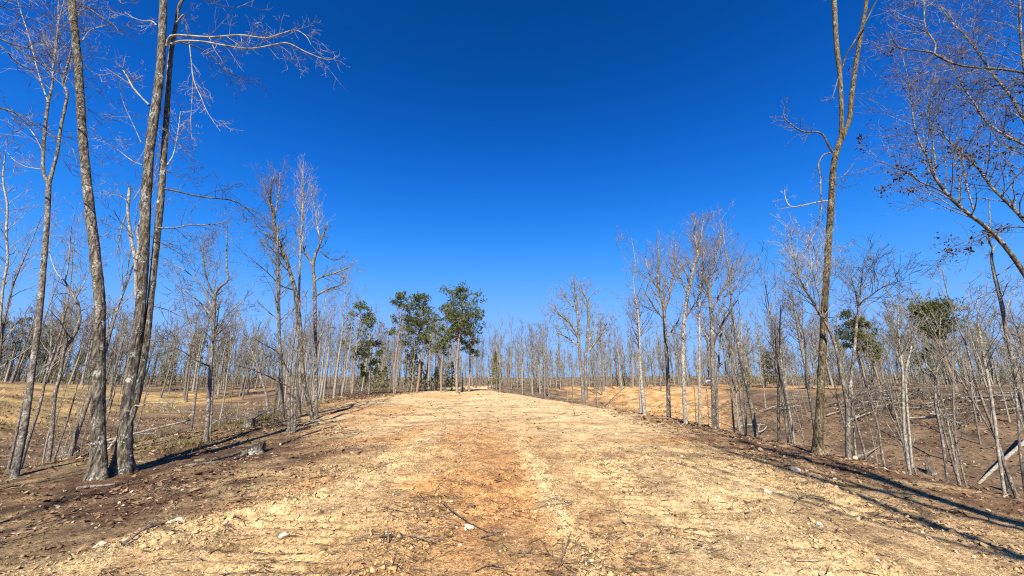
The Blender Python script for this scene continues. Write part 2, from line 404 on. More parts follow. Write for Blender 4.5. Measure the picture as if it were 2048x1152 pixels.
def bark_tube(pts, rads, sides, seg, seed, amp=.07, flare=0.):
    C = np.array([tuple(p) for p in pts]); L = np.linalg.norm(np.diff(C, axis=0), axis=1).sum()
    m = max(6, int(L / seg)); Q, R = smooth_path(pts, rads, m)
    s = np.linspace(0, L, m); T = np.gradient(Q, axis=0); T /= np.linalg.norm(T, axis=1, keepdims=True)
    ref = np.array((0, 1., 0)); U = np.cross(T, ref); U /= np.linalg.norm(U, axis=1, keepdims=True); W = np.cross(T, U)
    th = np.arange(sides) * 2 * math.pi / sides
    S, TH = np.meshgrid(s, th, indexing='ij'); u = TH / (2 * math.pi)
    k = max(6, sides // 3)
    rid = np.abs(2 * vn(u * k, S * 4.2, seed, k) - 1)
    rid2 = np.abs(2 * vn(u * k * 2, S * 9., seed + 3, k * 2) - 1)
    lump = vn(u * 4, S * 1.6, seed + 7, 4) - .5
    RR = R[:, None] * (1 + amp * (rid - .5) * 1.2 + amp * .5 * (rid2 - .5) + .10 * lump)
    if flare:
        RR = RR * (1 + flare * np.exp(-S / .30) * (.35 + 1.6 * vn(u * 6, S * .8, seed + 11, 6)))
    V = Q[:, None, :] + RR[..., None] * (np.cos(TH)[..., None] * U[:, None] + np.sin(TH)[..., None] * W[:, None])
    idx = np.arange(m * sides).reshape(m, sides); a = idx[:-1]; b_ = idx[1:]
    F = np.stack([a, np.roll(a, -1, 1), np.roll(b_, -1, 1), b_], -1).reshape(-1, 4)
    cap = np.stack([idx[-1], np.roll(idx[-1], -1), np.roll(idx[-1], -1), idx[-1]], -1)
    return V.reshape(-1, 3), F

def join(parts):
    Vs, Fs, o = [], [], 0
    for V, F in parts: Vs.append(V); Fs.append(F + o); o += len(V)
    return np.concatenate(Vs), np.concatenate(Fs)

BASES = []
def trace(pts, Y0, dY=0.):
    out, rr = [], []
    n = len(pts)
    for i, q in enumerate(pts):
        p, tt = P(q[0], q[1], Y0 + dY * i / max(n - 1, 1)); out.append(p); rr.append(q[2] * .45 * tt / 740 / math.hypot(1, (q[0] - 1024) / 740))
    return out, rr

def traced_tree(name, label, stems, limbs=(), bmat='oak', tmat='twig', seed=1, group=None, cat='tree', hero=True, crown=None, ext=0., extK=(4, 3),
                sides=36, seg=.05, flare=.35, amp=.11, Y0=None, stemdY=None, twK=(3, 3), twL=.8, base_lo=0, tip=.003, limbtwigs=True, basept=None):
    rng = random.Random(seed)
    b0, tb = near_hit(stems[0][0][0], stems[0][0][1], base_lo)
    if basept is not None: b0 = Vector((basept[0], basept[1], Hs(*basept)))
    Yb = b0.y if Y0 is None else Y0
    root = tag(obj(name, None, None, b0), label, cat, group)
    root.empty_display_size = .2
    parts = []; crownT = Tubes(); stem_paths = []
    for k, st in enumerate(stems):
        pts, rr = trace(st, Yb, (stemdY[k] if stemdY else 0))
        if k == 0:
            if basept is not None: pts.insert(0, b0.copy()); rr.insert(0, rr[0] * 1.1)
            pts[0] = Vector((pts[0].x, pts[0].y, b0.z - .12))
        if ext and st[-1][1] <= 12:                      # the stem goes on above the frame
            d = (pts[-1] - pts[-2]).normalized(); d = (d * .6 + Vector((0, 0, .4))).normalized(); r0 = rr[-1]; p = pts[-1]
            for i in range(5):
                d = (d + rv(rng) * .1 + Vector((0, 0, .05))).normalized(); p = p + d * ext / 5; pts.append(p); rr.append(max(.012, r0 * (1 - .85 * (i + 1) / 5)))
        stem_paths.append((pts, rr))
        if hero: parts.append(bark_tube(pts, rr, sides, seg, seed * 10 + k, amp, flare if k == 0 else 0))
        else:
            Q, R = smooth_path(pts, rr, max(8, len(pts) * 3)); T1 = Tubes(); T1.add([Vector(q) for q in Q], list(R), 8); parts.append(T1.arrays())
    V, F = join(parts)
    obj('trunk', mesh(name + '_trunk', V - np.array(tuple(b0)), F, M[bmat]), root)
    for k, (pts, rr) in enumerate(stem_paths):
        if crown:
            n, t0, t1, L, K, ang, up = crown[min(k, len(crown) - 1)]
            if n: sprout(crownT, pts, rr, n, t0, t1, L, rng, K, ang, up, tip=tip, rf=.4)
        if ext and stems[k][-1][1] <= 12:
            m = len(pts); f = (m - 6) / (m - 1)
            sprout(crownT, pts, rr, 10, f, 1, ext * .42, rng, extK, 48, .1, tip=.006)
    if crownT.d: obj('crown', crownT.mesh(name + '_crown', M[tmat], b0), root)
    for lm in limbs:
        pts, rr = trace(lm['p'], Yb + lm.get('y0', 0), lm.get('dY', 0)); 
        Q, R = smooth_path(pts, rr, len(pts) * 3); T1 = Tubes(); T1.add([Vector(q) for q in Q], list(R), 7)
        lo = obj('limb', T1.mesh('limb', M[lm.get('m', tmat)], b0), root)
        if limbtwigs and lm.get('n', 8):
            T2 = Tubes(); sprout(T2, Q, R, lm.get('n', 8), lm.get('t0', .15), 1, lm.get('L', twL), rng, lm.get('K', twK), lm.get('ang', 50), lm.get('up', .05), .13, tip=tip, taper=.3, rf=lm.get('rf', .42))
            obj('twigs', T2.mesh('twigs', M[lm.get('m', tmat)], b0), lo)
    return root, stem_paths

# ------------------------------------------------------------------ large trees beside the graded track
G2 = 'gully with the orange cut bank'
G1 = 'gully with the brush heaps'
EDGE_L = 'tall trees on the edge above the ' + G2
# straight oak with pale mottled bark
traced_tree('oak_tree', 'straight mottled grey oak trunk standing close beside the twin-trunked oak',
    [[(195, 958, 40), (196, 915, 36), (197, 800, 33), (198, 700, 31), (199, 610, 28), (191, 520, 27), (177, 400, 25), (164, 260, 22), (156, 130, 21), (143, 0, 20)]],
    [dict(p=[(158, 12, 5), (176, 16, 5), (205, 36, 4), (229, 51, 3), (238, 68, 2)], n=5, L=.7, dY=-.8, m='darktwig'),
     dict(p=[(165, 80, 3), (180, 60, 2.5), (205, 52, 2), (228, 45, 1.4)], n=7, L=.8, dY=.6, m='paletwig'),
     dict(p=[(170, 128, 3), (185, 148, 2), (205, 150, 1.5), (222, 146, 1)], n=6, L=.6, dY=.5, m='paletwig'),
     dict(p=[(168, 175, 2.5), (182, 173, 2), (200, 182, 1.2)], n=4, L=.5, dY=-.5, m='darktwig'),
     dict(p=[(187, 475, 2), (205, 472, 1.5), (222, 462, 1)], n=4, L=.4, dY=.3),
     dict(p=[(176, 365, 2), (195, 372, 1.5), (212, 362, 1)], n=3, L=.4, dY=.3)],
    bmat='oak', seed=11, ext=9, flare=.8)
# twin-trunked oak with the long level limb
traced_tree('oak_tree', 'twin-trunked oak with flared base and a long level limb over the dirt',
    [[(243, 947, 44), (247, 900, 37), (251, 850, 34), (256, 800, 31), (271, 700, 28), (282, 600, 26), (288, 500, 25), (292, 400, 25), (299, 300, 24), (313, 200, 22), (322, 110, 20), (326, 0, 18)],
     [(257, 850, 16), (273, 800, 18), (290, 700, 18), (301, 600, 17), (311, 500, 17), (321, 400, 17), (328, 300, 15), (334, 210, 14), (341, 110, 12), (352, 50, 10), (364, 0, 8)]],
    [dict(p=[(333, 92, 7), (338, 76, 7), (352, 70, 6), (420, 74, 5), (480, 70, 4.2), (530, 76, 3.6), (560, 68, 3), (590, 60, 2.4), (612, 72, 1.6), (622, 90, 1)], n=18, L=.9, K=(3, 2), dY=-.6, m='paletwig', t0=.25),
     dict(p=[(341, 88, 6), (360, 82, 6), (405, 83, 5), (450, 91, 4.5), (500, 97, 4), (550, 89, 3.5), (575, 86, 3.2), (612, 104, 2.6), (645, 117, 2), (662, 119, 1.6), (674, 111, 1)], n=20, L=.95, K=(3, 2), dY=.5, m='paletwig', t0=.2, up=-.10),
     dict(p=[(362, 84, 4), (395, 95, 3.4), (425, 112, 2.8), (450, 140, 2.2), (478, 158, 1.6), (508, 160, 1)], n=16, L=.8, dY=.7, up=-.15, m='darktwig'),
     dict(p=[(378, 84, 3), (382, 120, 2.6), (387, 160, 2.2), (402, 195, 1.8), (415, 225, 1.4), (440, 262, .9)], n=12, L=.8, dY=-.5, up=-.15, m='paletwig'),
     dict(p=[(386, 150, 2.2), (383, 210, 1.8), (381, 245, 1.4), (384, 280, .9)], n=8, L=.5, dY=-.3, up=-.15),
     dict(p=[(352, 45, 4), (368, 28, 3.2), (371, 48, 2.6), (377, 70, 1.5)], n=6, L=.6, dY=.3),
     dict(p=[(330, 378, 6), (352, 382, 5), (400, 393, 4.2), (462, 400, 3.6), (490, 414, 3), (512, 424, 2.4), (532, 438, 1.6), (542, 446, 1)], n=14, L=.8, dY=-.8, t0=.3, m='darktwig'),
     dict(p=[(312, 455, 5), (345, 456, 4.2), (380, 450, 3.6), (412, 450, 3), (440, 446, 2.4), (464, 434, 1.4)], n=12, L=.7, dY=.6, m='grey'),
     dict(p=[(298, 210, 6), (283, 195, 5), (266, 175, 5), (255, 155, 4.6), (244, 136, 4)], n=10, L=.7, dY=.4, m='paletwig', t0=.4),
     dict(p=[(313, 50, 4), (303, 42, 3.6), (290, 42, 2.6), (268, 36, 1.8), (246, 22, 1.1)], n=8, L=.7, dY=.4, m='paletwig'),
     dict(p=[(334, 330, 4), (345, 312, 3), (352, 285, 2.4), (358, 245, 1.8), (362, 210, 1)], n=14, L=.7, dY=.7, m='paletwig'),
     dict(p=[(322, 255, 3), (345, 275, 2.4), (368, 300, 1.8), (388, 318, 1.1)], n=8, L=.6, dY=-.5, m='darktwig'),
     dict(p=[(326, 338, 3), (350, 350, 2), (378, 362, 1.4), (400, 368, .9)], n=6, L=.5, dY=.4, m='darktwig'),
     dict(p=[(270, 811, 5), (285, 812, 5), (296, 806, 3.6), (340, 806, 2.6), (372, 805, 1.4)], n=5, L=.5, dY=-.3, m='pale'),
     dict(p=[(303, 612, 3), (330, 618, 2.4), (360, 632, 1.8), (388, 640, 1)], n=10, L=.8, dY=.7),
     dict(p=[(296, 680, 3.4), (330, 684, 2.6), (352, 684, 2), (392, 692, 1.2)], n=6, L=.6, dY=-.5, m='darktwig'),
     dict(p=[(298, 470, 3), (330, 490, 2.2), (355, 505, 1.6), (370, 515, 1)], n=8, L=.7, dY=.6, m='darktwig'),
     dict(p=[(284, 330, 3), (262, 320, 2.4), (236, 300, 1.8), (215, 285, 1)], n=12, L=.9, dY=.8, m='paletwig'),
     dict(p=[(282, 285, 2.4), (262, 240, 2), (250, 215, 1.4), (240, 185, .9)], n=10, L=.8, dY=.9, m='twig')],
    bmat='oak', seed=12, ext=9, sides=36, seg=.06, flare=1.0, stemdY=[0, .5])
# slim forked tree
traced_tree('forked_tree', 'slim tree forking into two pale arms, outermost on the edge above the orange cut bank',
    [[(28, 955, 24), (36, 915, 21), (50, 840, 20), (64, 740, 18), (76, 650, 17), (86, 540, 15), (93, 450, 14), (97, 365, 13)],
     [(96, 368, 12), (86, 340, 9), (87, 290, 9), (92, 235, 8.5), (97, 200, 8), (104, 170, 6), (107, 120, 5.5), (116, 60, 4.5), (118, 0, 3.5)],
     [(97, 368, 12), (105, 340, 9), (115, 300, 8.5), (122, 250, 8), (132, 205, 7.5), (134, 185, 7.5), (126, 165, 7), (133, 135, 6), (142, 100, 5), (152, 40, 4), (158, 0, 3)]],
    [dict(p=[(96, 205, 5), (84, 170, 4), (72, 130, 3.6), (58, 75, 3), (45, 35, 2.4), (34, 0, 1.6)], n=26, L=1.3, dY=.7, m='paletwig'),
     dict(p=[(105, 140, 4), (112, 95, 3.4), (116, 50, 2.8), (128, 0, 2)], n=20, L=1.2, dY=-.5, m='paletwig'),
     dict(p=[(86, 305, 3), (68, 270, 2.6), (50, 250, 2), (22, 235, 1.2)], n=8, L=.8, dY=.5, m='paletwig'),
     dict(p=[(82, 338, 3), (55, 334, 2.4), (30, 322, 1.6), (10, 300, 1)], n=6, L=.7, dY=.6, m='paletwig')],
    bmat='grey', tmat='paletwig', seed=13, ext=5, sides=24, flare=.25, amp=.05, crown=[(0, 0, 0, 0, (), 0, 0), (22, .35, .75, 1.3, (4, 3), 42, .15), (22, .35, .75, 1.3, (4, 3), 42, .15)])
# crooked tree
traced_tree('crooked_tree', 'crooked bent tree with a broken stub, behind the slim forked tree',
    [[(99, 922, 12), (103, 870, 11), (108, 800, 10), (114, 770, 9.5), (120, 747, 9), (128, 702, 9), (141, 682, 9), (153, 660, 9), (159, 638, 9), (154, 605, 8.5), (142, 584, 7), (128, 560, 5)]],
    [dict(p=[(130, 700, 7), (124, 698, 6), (120, 715, 4), (112, 738, 2)], n=3, L=.6),
     dict(p=[(130, 562, 4), (115, 549, 3), (104, 525, 2.4), (98, 500, 1.8), (98, 468, 1)], n=14, L=1., dY=.6, m='paletwig', up=.2),
     dict(p=[(130, 560, 4), (135, 538, 3.2), (139, 497, 2.6), (141, 470, 2), (143, 448, 1)], n=14, L=1., dY=-.4, m='paletwig', up=.2),
     dict(p=[(150, 598, 3), (166, 570, 2.4), (176, 545, 1.8), (182, 515, 1)], n=12, L=.9, dY=.5, up=.2)],
    bmat='grey', seed=14, sides=20, flare=.2, crown=[(12, .45, .95, 1.1, (4, 3), 50, .12)])
# snapped stem behind the twin trunks
traced_tree('snapped_tree', 'small tree with a snapped-off pale top behind the twin-trunked oak',
    [[(276, 800, 9), (275, 680, 9), (272, 580, 9), (270, 520, 9), (262, 478, 8.5), (256, 430, 8), (256, 405, 8), (259, 376, 8)],
     [(271, 530, 7), (277, 490, 7), (274, 462, 6), (281, 440, 5.5), (283, 420, 4)]],
    [dict(p=[(255, 425, 4), (246, 445, 3.4), (238, 480, 2.6), (234, 505, 2)], n=6, L=.8, up=-.1, m='pale'),
     dict(p=[(258, 405, 3), (240, 392, 2.4), (222, 388, 1.8), (205, 380, 1)], n=8, L=.8, dY=.4),
     dict(p=[(262, 470, 3), (252, 455, 2.4), (238, 440, 1.8), (228, 420, 1)], n=7, L=.8, dY=-.4, m='darktwig'),
     dict(p=[(266, 400, 2.6), (276, 385, 2), (283, 372, 1.4)], n=5, L=.5, dY=.3)],
    bmat='pale', seed=15, sides=14, seg=.08, flare=.1, Y0=11.0, basept=(-11.2, 11.0), stemdY=[0, .2])
# tree beside the camera whose shaded limbs reach in, the shade coloured in dark
traced_tree('overhanging_tree', 'shaded limbs, coloured dark, of a tree reaching in beside the slim forked tree',
    [[(-260, 760, 60), (-255, 300, 50), (-245, 0, 40)]],
    [dict(p=[(-250, 60, 12), (-100, 70, 9), (0, 78, 6.5), (50, 108, 5), (100, 138, 4), (130, 150, 3), (150, 178, 2), (156, 215, 1.2)], n=14, L=.8, m='darktwig', t0=.55, dY=.3),
     dict(p=[(-252, 190, 12), (-100, 200, 9), (0, 216, 6.5), (40, 230, 5), (80, 256, 4), (115, 278, 3.2), (145, 298, 2.2), (155, 335, 1.2)], n=14, L=.8, m='darktwig', t0=.5, dY=-.4),
     dict(p=[(-248, -20, 9), (-100, -15, 7), (0, 12, 4), (50, 32, 3), (90, 50, 2), (130, 75, 1.2)], n=12, L=.8, m='darktwig', t0=.5, dY=.2),
     dict(p=[(-250, 60, 9), (-100, 50, 7), (0, 90, 4), (25, 120, 3), (62, 140, 2), (95, 150, 1.2)], n=12, L=.8, m='darktwig', t0=.5, dY=.6)],
    bmat='oak', seed=16, ext=6, sides=24, Y0=6.4, basept=(-11.2, 6.4))

# tall forked tree above the other gully
traced_tree('forked_tree', 'tall olive-barked tree forking into two arms with a dangling dead branch',
    [[(1633, 908, 26), (1636, 880, 22), (1641, 800, 19), (1646, 700, 18), (1650, 600, 17), (1657, 500, 16), (1663, 400, 16), (1668, 330, 15), (1676, 295, 14), (1685, 265, 12)],
     [(1682, 285, 9), (1683, 250, 11), (1683, 210, 11), (1680, 150, 11), (1674, 95, 12), (1671, 50, 12), (1668, 0, 12)],
     [(1680, 290, 9), (1691, 262, 11), (1700, 235, 12), (1704, 190, 12), (1712, 130, 11), (1720, 80, 11), (1733, 0, 9)]],
    [dict(p=[(1684, 140, 3), (1692, 112, 4.5), (1706, 88, 4.5), (1722, 60, 4.5), (1740, 28, 4.5), (1754, 0, 4)], n=4, L=.5, dY=-.5, m='darktwig'),
     dict(p=[(1666, 305, 6), (1658, 292, 5.6), (1648, 272, 5), (1636, 264, 4.6), (1612, 264, 4.2), (1596, 258, 3.8), (1582, 248, 3.4), (1568, 233, 3), (1570, 214, 1.6)], n=14, L=.55, dY=-.6, m='grey', t0=.35),
     dict(p=[(1662, 306, 4), (1650, 308, 4), (1641, 318, 4), (1637, 332, 4.4), (1641, 352, 4), (1642, 385, 3.6), (1644, 408, 4), (1640, 432, 3.4), (1632, 462, 3.4), (1623, 480, 2.6), (1630, 502, 2.4), (1633, 530, 2), (1628, 562, 1.4)], n=14, L=.5, dY=-.3, m='grey', up=-.08),
     dict(p=[(1656, 401, 4), (1632, 405, 3.6), (1605, 411, 3.2), (1582, 413, 3), (1572, 398, 2.2), (1569, 380, 1.2)], n=7, L=.45, dY=.5, m='paletwig', t0=.4),
     dict(p=[(1664, 352, 2.4), (1680, 355, 2), (1694, 345, 1.5), (1704, 332, 1)], n=3, L=.4, dY=.4),
     dict(p=[(1665, 368, 2), (1680, 370, 1.6), (1694, 378, 1)], n=3, L=.4, dY=-.3, m='darktwig'),
     dict(p=[(1658, 495, 2), (1685, 494, 1.6), (1712, 488, 1)], n=3, L=.4, dY=.4),
     dict(p=[(1650, 635, 2.4), (1675, 633, 1.8), (1700, 622, 1)], n=4, L=.4, dY=.3, m='darktwig'),
     dict(p=[(1678, 150, 2.2), (1665, 195, 1.6), (1655, 205, 1)], n=3, L=.4, dY=.3)],
    bmat='olive', seed=21, ext=7, sides=30, seg=.06, flare=.75, amp=.09)

# big leaning tree with old leaves
E = [dict(p=[(2160, 760, 20), (2090, 620, 17), (2048, 545, 15), (2010, 492, 13.5), (1975, 456, 12), (1937, 427, 11), (1902, 396, 10), (1878, 366, 9), (1866, 345, 8), (1858, 318, 6), (1842, 290, 5.5), (1829, 250, 4.5), (1823, 200, 3.6), (1815, 150, 2.6), (1800, 95, 1.6)], n=40, L=1.6, K=(4, 4), t0=.42, up=.1),
     dict(p=[(1888, 385, 5), (1866, 374, 4.5), (1840, 363, 4), (1820, 348, 3.4), (1792, 336, 2.6), (1768, 326, 1.8), (1748, 322, 1)], n=18, L=.9, K=(4, 3), dY=-.6),
     dict(p=[(1868, 350, 6), (1871, 328, 5), (1868, 300, 4.5), (1862, 262, 3.8), (1858, 225, 3), (1868, 180, 2.2), (1872, 130, 1.4)], n=28, L=1.4, K=(4, 4), dY=.8),
     dict(p=[(2150, 700, 16), (2090, 500, 13), (2048, 440, 11), (2012, 402, 10), (1982, 372, 8.5), (1960, 340, 7.5), (1932, 312, 6), (1902, 286, 4.5), (1882, 258, 3.6), (1866, 218, 2.8), (1852, 180, 1.6)], n=40, L=1.5, K=(4, 4), t0=.4, dY=.7),
     dict(p=[(2160, 420, 12), (2090, 160, 9), (2048, 146, 8), (2010, 139, 7.5), (1972, 136, 7), (1922, 131, 6.5), (1888, 119, 6), (1866, 106, 5), (1832, 100, 4), (1802, 97, 3.4), (1790, 86, 2.8), (1780, 62, 2)], n=20, L=1.2, K=(4, 3), t0=.35, dY=-.9),
     dict(p=[(1869, 106, 5), (1871, 88, 4.5), (1857, 66, 4), (1850, 48, 3.4), (1848, 0, 3)], n=12, L=1., K=(4, 3), dY=-.3, m='paletwig'),
     dict(p=[(1857, 66, 3), (1825, 50, 2.6), (1798, 38, 2), (1775, 15, 1.2)], n=8, L=.8, K=(3, 3), dY=-.3),
     dict(p=[(2165, 480, 14), (2090, 330, 11), (2048, 240, 9), (2022, 192, 8), (1992, 156, 7), (1962, 112, 5.5), (1932, 72, 4.5), (1902, 42, 3.6), (1880, 8, 2.6)], n=44, L=1.5, K=(4, 4, 2), t0=.4, dY=.9),
     dict(p=[(2140, 600, 14), (2090, 330, 11), (2048, 290, 8), (2002, 266, 7), (1972, 242, 6), (1948, 205, 4.6), (1925, 170, 3.6), (1905, 130, 2.6), (1895, 90, 1.6)], n=44, L=1.4, K=(4, 4), t0=.4, dY=.3),
     dict(p=[(2150, 500, 12), (2070, 260, 9), (2046, 110, 7.5), (2041, 50, 7), (2040, 0, 6)], n=30, L=1.5, K=(4, 4, 2), t0=.4, dY=-.4),
     dict(p=[(1948, 420, 5), (1938, 385, 4.5), (1928, 340, 4), (1918, 300, 3), (1912, 260, 2)], n=18, L=.9, K=(4, 3), dY=.5),
     dict(p=[(2170, 640, 10), (2080, 480, 7), (2048, 455, 5), (1990, 460, 3.6), (1950, 475, 2.6), (1915, 490, 1.6), (1880, 505, .9)], n=12, L=.8, K=(3, 3), t0=.5, dY=-.9, m='darktwig')]
big, _sp = traced_tree('leaning_oak_tree', 'spreading leaning oak with many fine branches and dark curled old leaves still hanging',
    [[(2230, 1000, 44), (2200, 900, 36), (2165, 760, 30), (2160, 600, 26), (2165, 400, 22), (2150, 200, 18), (2120, 0, 14)]], E,
    bmat='oak', tmat='darkgrey', seed=23, ext=4, sides=24, Y0=7.4, basept=(12.2, 7.4), twL=1., tip=.0024)
# thin leaning neighbour with a broken tip
traced_tree('leaning_tree', 'thin bowed grey tree with a broken tip under the spreading leaning oak',
    [[(2072, 960, 15), (2060, 880, 14), (2048, 815, 14), (2032, 745, 13), (2016, 680, 12), (2004, 610, 11.5), (1992, 560, 10), (1984, 520, 8), (1986, 495, 6.5), (1979, 482, 6), (1980, 440, 4), (1979, 400, 3)]],
    [dict(p=[(1996, 578, 3), (1975, 590, 2.2), (1950, 600, 1.6), (1920, 612, 1)], n=8, L=.8, dY=.5),
     dict(p=[(2006, 630, 5), (1994, 628, 4), (1984, 640, 2.6)], n=3, L=.5),
     dict(p=[(2008, 640, 3), (2020, 600, 2.4), (2035, 575, 1.6), (2048, 560, 1)], n=10, L=.8, dY=.4),
     dict(p=[(1986, 500, 2.4), (1996, 485, 1.8), (2004, 470, 1)], n=5, L=.6)],
    bmat='grey', seed=24, sides=16, seg=.07, flare=.1, Y0=9.2, basept=(12.9, 9.2), crown=[(10, .35, .9, .8, (4, 3), 55, .05)])

# curled leaves still on the leaning oak
rng = np.random.default_rng(5)
def leaf_cards(C, size, rng, droop=.3):
    """folded oak-leaf shapes: 6 triangles each, bent along the midrib"""
    n = len(C); a = rng.normal(size=(n, 3)); a[:, 2] -= droop; a /= np.linalg.norm(a, axis=1, keepdims=True)
    b_ = np.cross(a, rng.normal(size=(n, 3))); b_ /= np.linalg.norm(b_, axis=1, keepdims=True); c_ = np.cross(a, b_)
    s = size * rng.uniform(.6, 1.3, n)[:, None]
    pts = [C, C + s * (.35 * a + .26 * b_ + .16 * c_), C + s * (.7 * a + .2 * b_ + .20 * c_), C + s * (a + .05 * c_), C + s * (.7 * a - .2 * b_ + .16 * c_), C + s * (.35 * a - .26 * b_ + .2 * c_), C + s * (.5 * a)]
    V = np.stack(pts, 1).reshape(-1, 3)
    f = np.array([[0, 1, 6], [1, 2, 6], [2, 3, 6], [3, 4, 6], [4, 5, 6], [5, 0, 6]])
    F = (np.arange(n)[:, None, None] * 7 + f[None]).reshape(-1, 3)
    return V, F
cl = []
for ch in big.children:
    if ch.name.startswith('limb'):
        for g in ch.children:
            co = np.empty(len(g.data.vertices) * 3, np.float32); g.data.vertices.foreach_get('co', co); co = co.reshape(-1, 3)
            cl.append(co[rng.integers(0, len(co), 100)])
cl = np.concatenate(cl)
keep = vn(cl[:, 0] * 1.3 + 7, cl[:, 2] * 1.3, 19) * .6 + vn(cl[:, 0] * 4, cl[:, 2] * 4, 23) * .4 > .52
wz = np.array(tuple(big.location)); pz = cl[:, 2] + wz[2]
cl = cl[keep & (pz < 8.6) & (pz > 3.5)]
cl = np.repeat(cl, 3, 0) + rng.normal(size=(len(cl) * 3, 3)) * .035
V, F = leaf_cards(cl, .062, rng)
obj('leaves', mesh('leaves', V, F, M['deadleaf'], False), big)

# trees behind the viewpoint whose shadows cross the dirt
def straight_tree(name, label, x, y, h, r, seed, group=None, bmat='grey', tmat='twig', limbs=14, K=(4, 4), lean=(0, 0), t0=.35, cat='tree', L=.3, ang=45, up=.14, tip=.005, bow=.5, fork=False):
    rng = random.Random(seed); z = Hs(x, y); root = tag(obj(name, None, None, (x, y, z)), label, cat, group); root.empty_display_size = .2
    n = 7; pts = []; rr = []; ox, oy = rng.uniform(-1, 1) * bow, rng.uniform(-1, 1) * bow
    wob = [(rng.gauss(0, .10), rng.gauss(0, .10)) for _ in range(n + 1)]
    for i in range(n + 1):
        u = i / n; pts.append(Vector((lean[0] * u * h + ox * math.sin(u * 2.6) * .6 + wob[i][0] * u, lean[1] * u * h + oy * math.sin(u * 2.6) * .6 + wob[i][1] * u, h * u - (.15 if i == 0 else 0)))); rr.append(max(.012, r * (1 - .88 * u) * (1.25 if i == 0 else 1)))
    Q, R = smooth_path(pts, rr, 16); T1 = Tubes(); T1.add([Vector(q) for q in Q], list(R), 7); T2 = Tubes()
    if fork:
        i = int(16 * rng.uniform(.35, .55)); d = (Vector(Q[i + 1]) - Vector(Q[i])).normalized(); d = tilt(d, rad(rng.uniform(14, 26)), rng)
        p = Vector(Q[i]); fp = [p]; fr = [R[i] * .8]; nn = 6; LL = (h * (1 - i / 16)) * .95
        for j in range(nn): d = (d + rv(rng) * .06 + Vector((0, 0, .07))).normalized(); p = p + d * LL / nn; fp.append(p); fr.append(max(.01, R[i] * .8 * (1 - .9 * (j + 1) / nn)))
        T1.add(fp, fr, 6); sprout(T2, fp, fr, limbs * 2 // 3, .2, 1, h * L * .8, rng, K, ang, up, tip=tip, rf=.5)
    sprout(T2, Q, R, limbs, t0, 1, h * L, rng, K, ang, up, tip=tip, rf=.5)
    obj('trunk', T1.mesh(name + '_trunk', M[bmat]), root); obj('crown', T2.mesh(name + '_crown', M[tmat]), root)
    return root
for i, (x, y, h, r, ln) in enumerate([(4.55, -6.5, 17, .17, (.0, 0)), (5.85, -5.0, 18, .24, (.01, 0)), (-12.6, -6, 16, .15, (.26, 0)), (-3.2, -11, 17, .16, (-.30, 0)), (-14, -4, 15, .15, (0, 0)), (11, -7, 16, .17, (0, 0))]):
    straight_tree('bare_tree', ['bare tree whose thin shadow crosses the pale dirt lane', 'bare tree whose broad shadow runs along the edge above the brush heaps', 'bare tree shading the straight mottled oak', 'bare tree shading the twin-trunked oak',
        'bare tree behind the overhanging shaded limbs', 'bare tree behind the spreading leaning oak'][i], x, y, h, r, 300 + i, 'trees behind the viewpoint', limbs=12, t0=.4, lean=ln, bow=.15)

# ------------------------------------------------------------------ traced trees on both gully edges
TL = 'trees on the edge above the ' + G2; TR = 'trees on the edge above the ' + G1
C0 = (0, 0, 0, 0, (), 0, 0)
def mid(name, label, stems, limbs=(), group=None, **k):
    k.setdefault('hero', False); k.setdefault('twL', 1.0); k.setdefault('twK', (4, 3)); k.setdefault('tip', .0034)
    return traced_tree(name, label, stems, limbs, group=group, **k)
mid('bowed_tree', 'bowed dark-topped tree curving up to a brushy crown at the bend of the dirt track',
    [[(626, 840, 11), (620, 815, 10), (609, 769, 10), (602, 705, 10), (598, 643, 12), (590, 582, 11), (580, 545, 9), (571, 515, 9), (556, 480, 8.5), (549, 455, 8), (546, 422, 7), (540, 392, 5), (548, 352, 3)]],
    [dict(p=[(548, 445, 4), (553, 410, 3.4), (558, 380, 2.8), (560, 345, 1.8)], n=26, L=1.5, K=(4, 3), m='budtwig', dY=.6, up=.16),
     dict(p=[(548, 430, 4), (538, 405, 3), (530, 380, 2.4), (524, 355, 1.5)], n=18, L=1.2, m='budtwig', dY=-.5, up=.16),
     dict(p=[(555, 480, 4), (535, 470, 3), (518, 455, 2.2), (505, 440, 1.2)], n=12, L=1.2, dY=.8, m='darktwig'),
     dict(p=[(588, 580, 4), (560, 570, 3.2), (535, 545, 2.6), (505, 520, 1.6), (485, 505, 1)], n=14, L=1.2, dY=-.7),
     dict(p=[(574, 520, 4), (556, 505, 3.2), (538, 500, 2.6), (520, 485, 1.5)], n=12, L=1.1, dY=.8, m='darktwig')],
    bmat='oak', tmat='darktwig', seed=31, crown=[(16, .5, 1, 1.5, (4, 3), 50, .12)])
mid('slim_tree', 'slim straight pale tree rising behind the bowed dark-topped tree',
    [[(600, 832, 7), (599, 700, 6), (598, 600, 5.5), (600, 520, 5), (604, 440, 4.4), (606, 390, 3), (606, 340, 1.6)]],
    bmat='pale', tmat='paletwig', seed=32, crown=[(40, .5, 1, 2.2, (4, 3), 32, .2)])
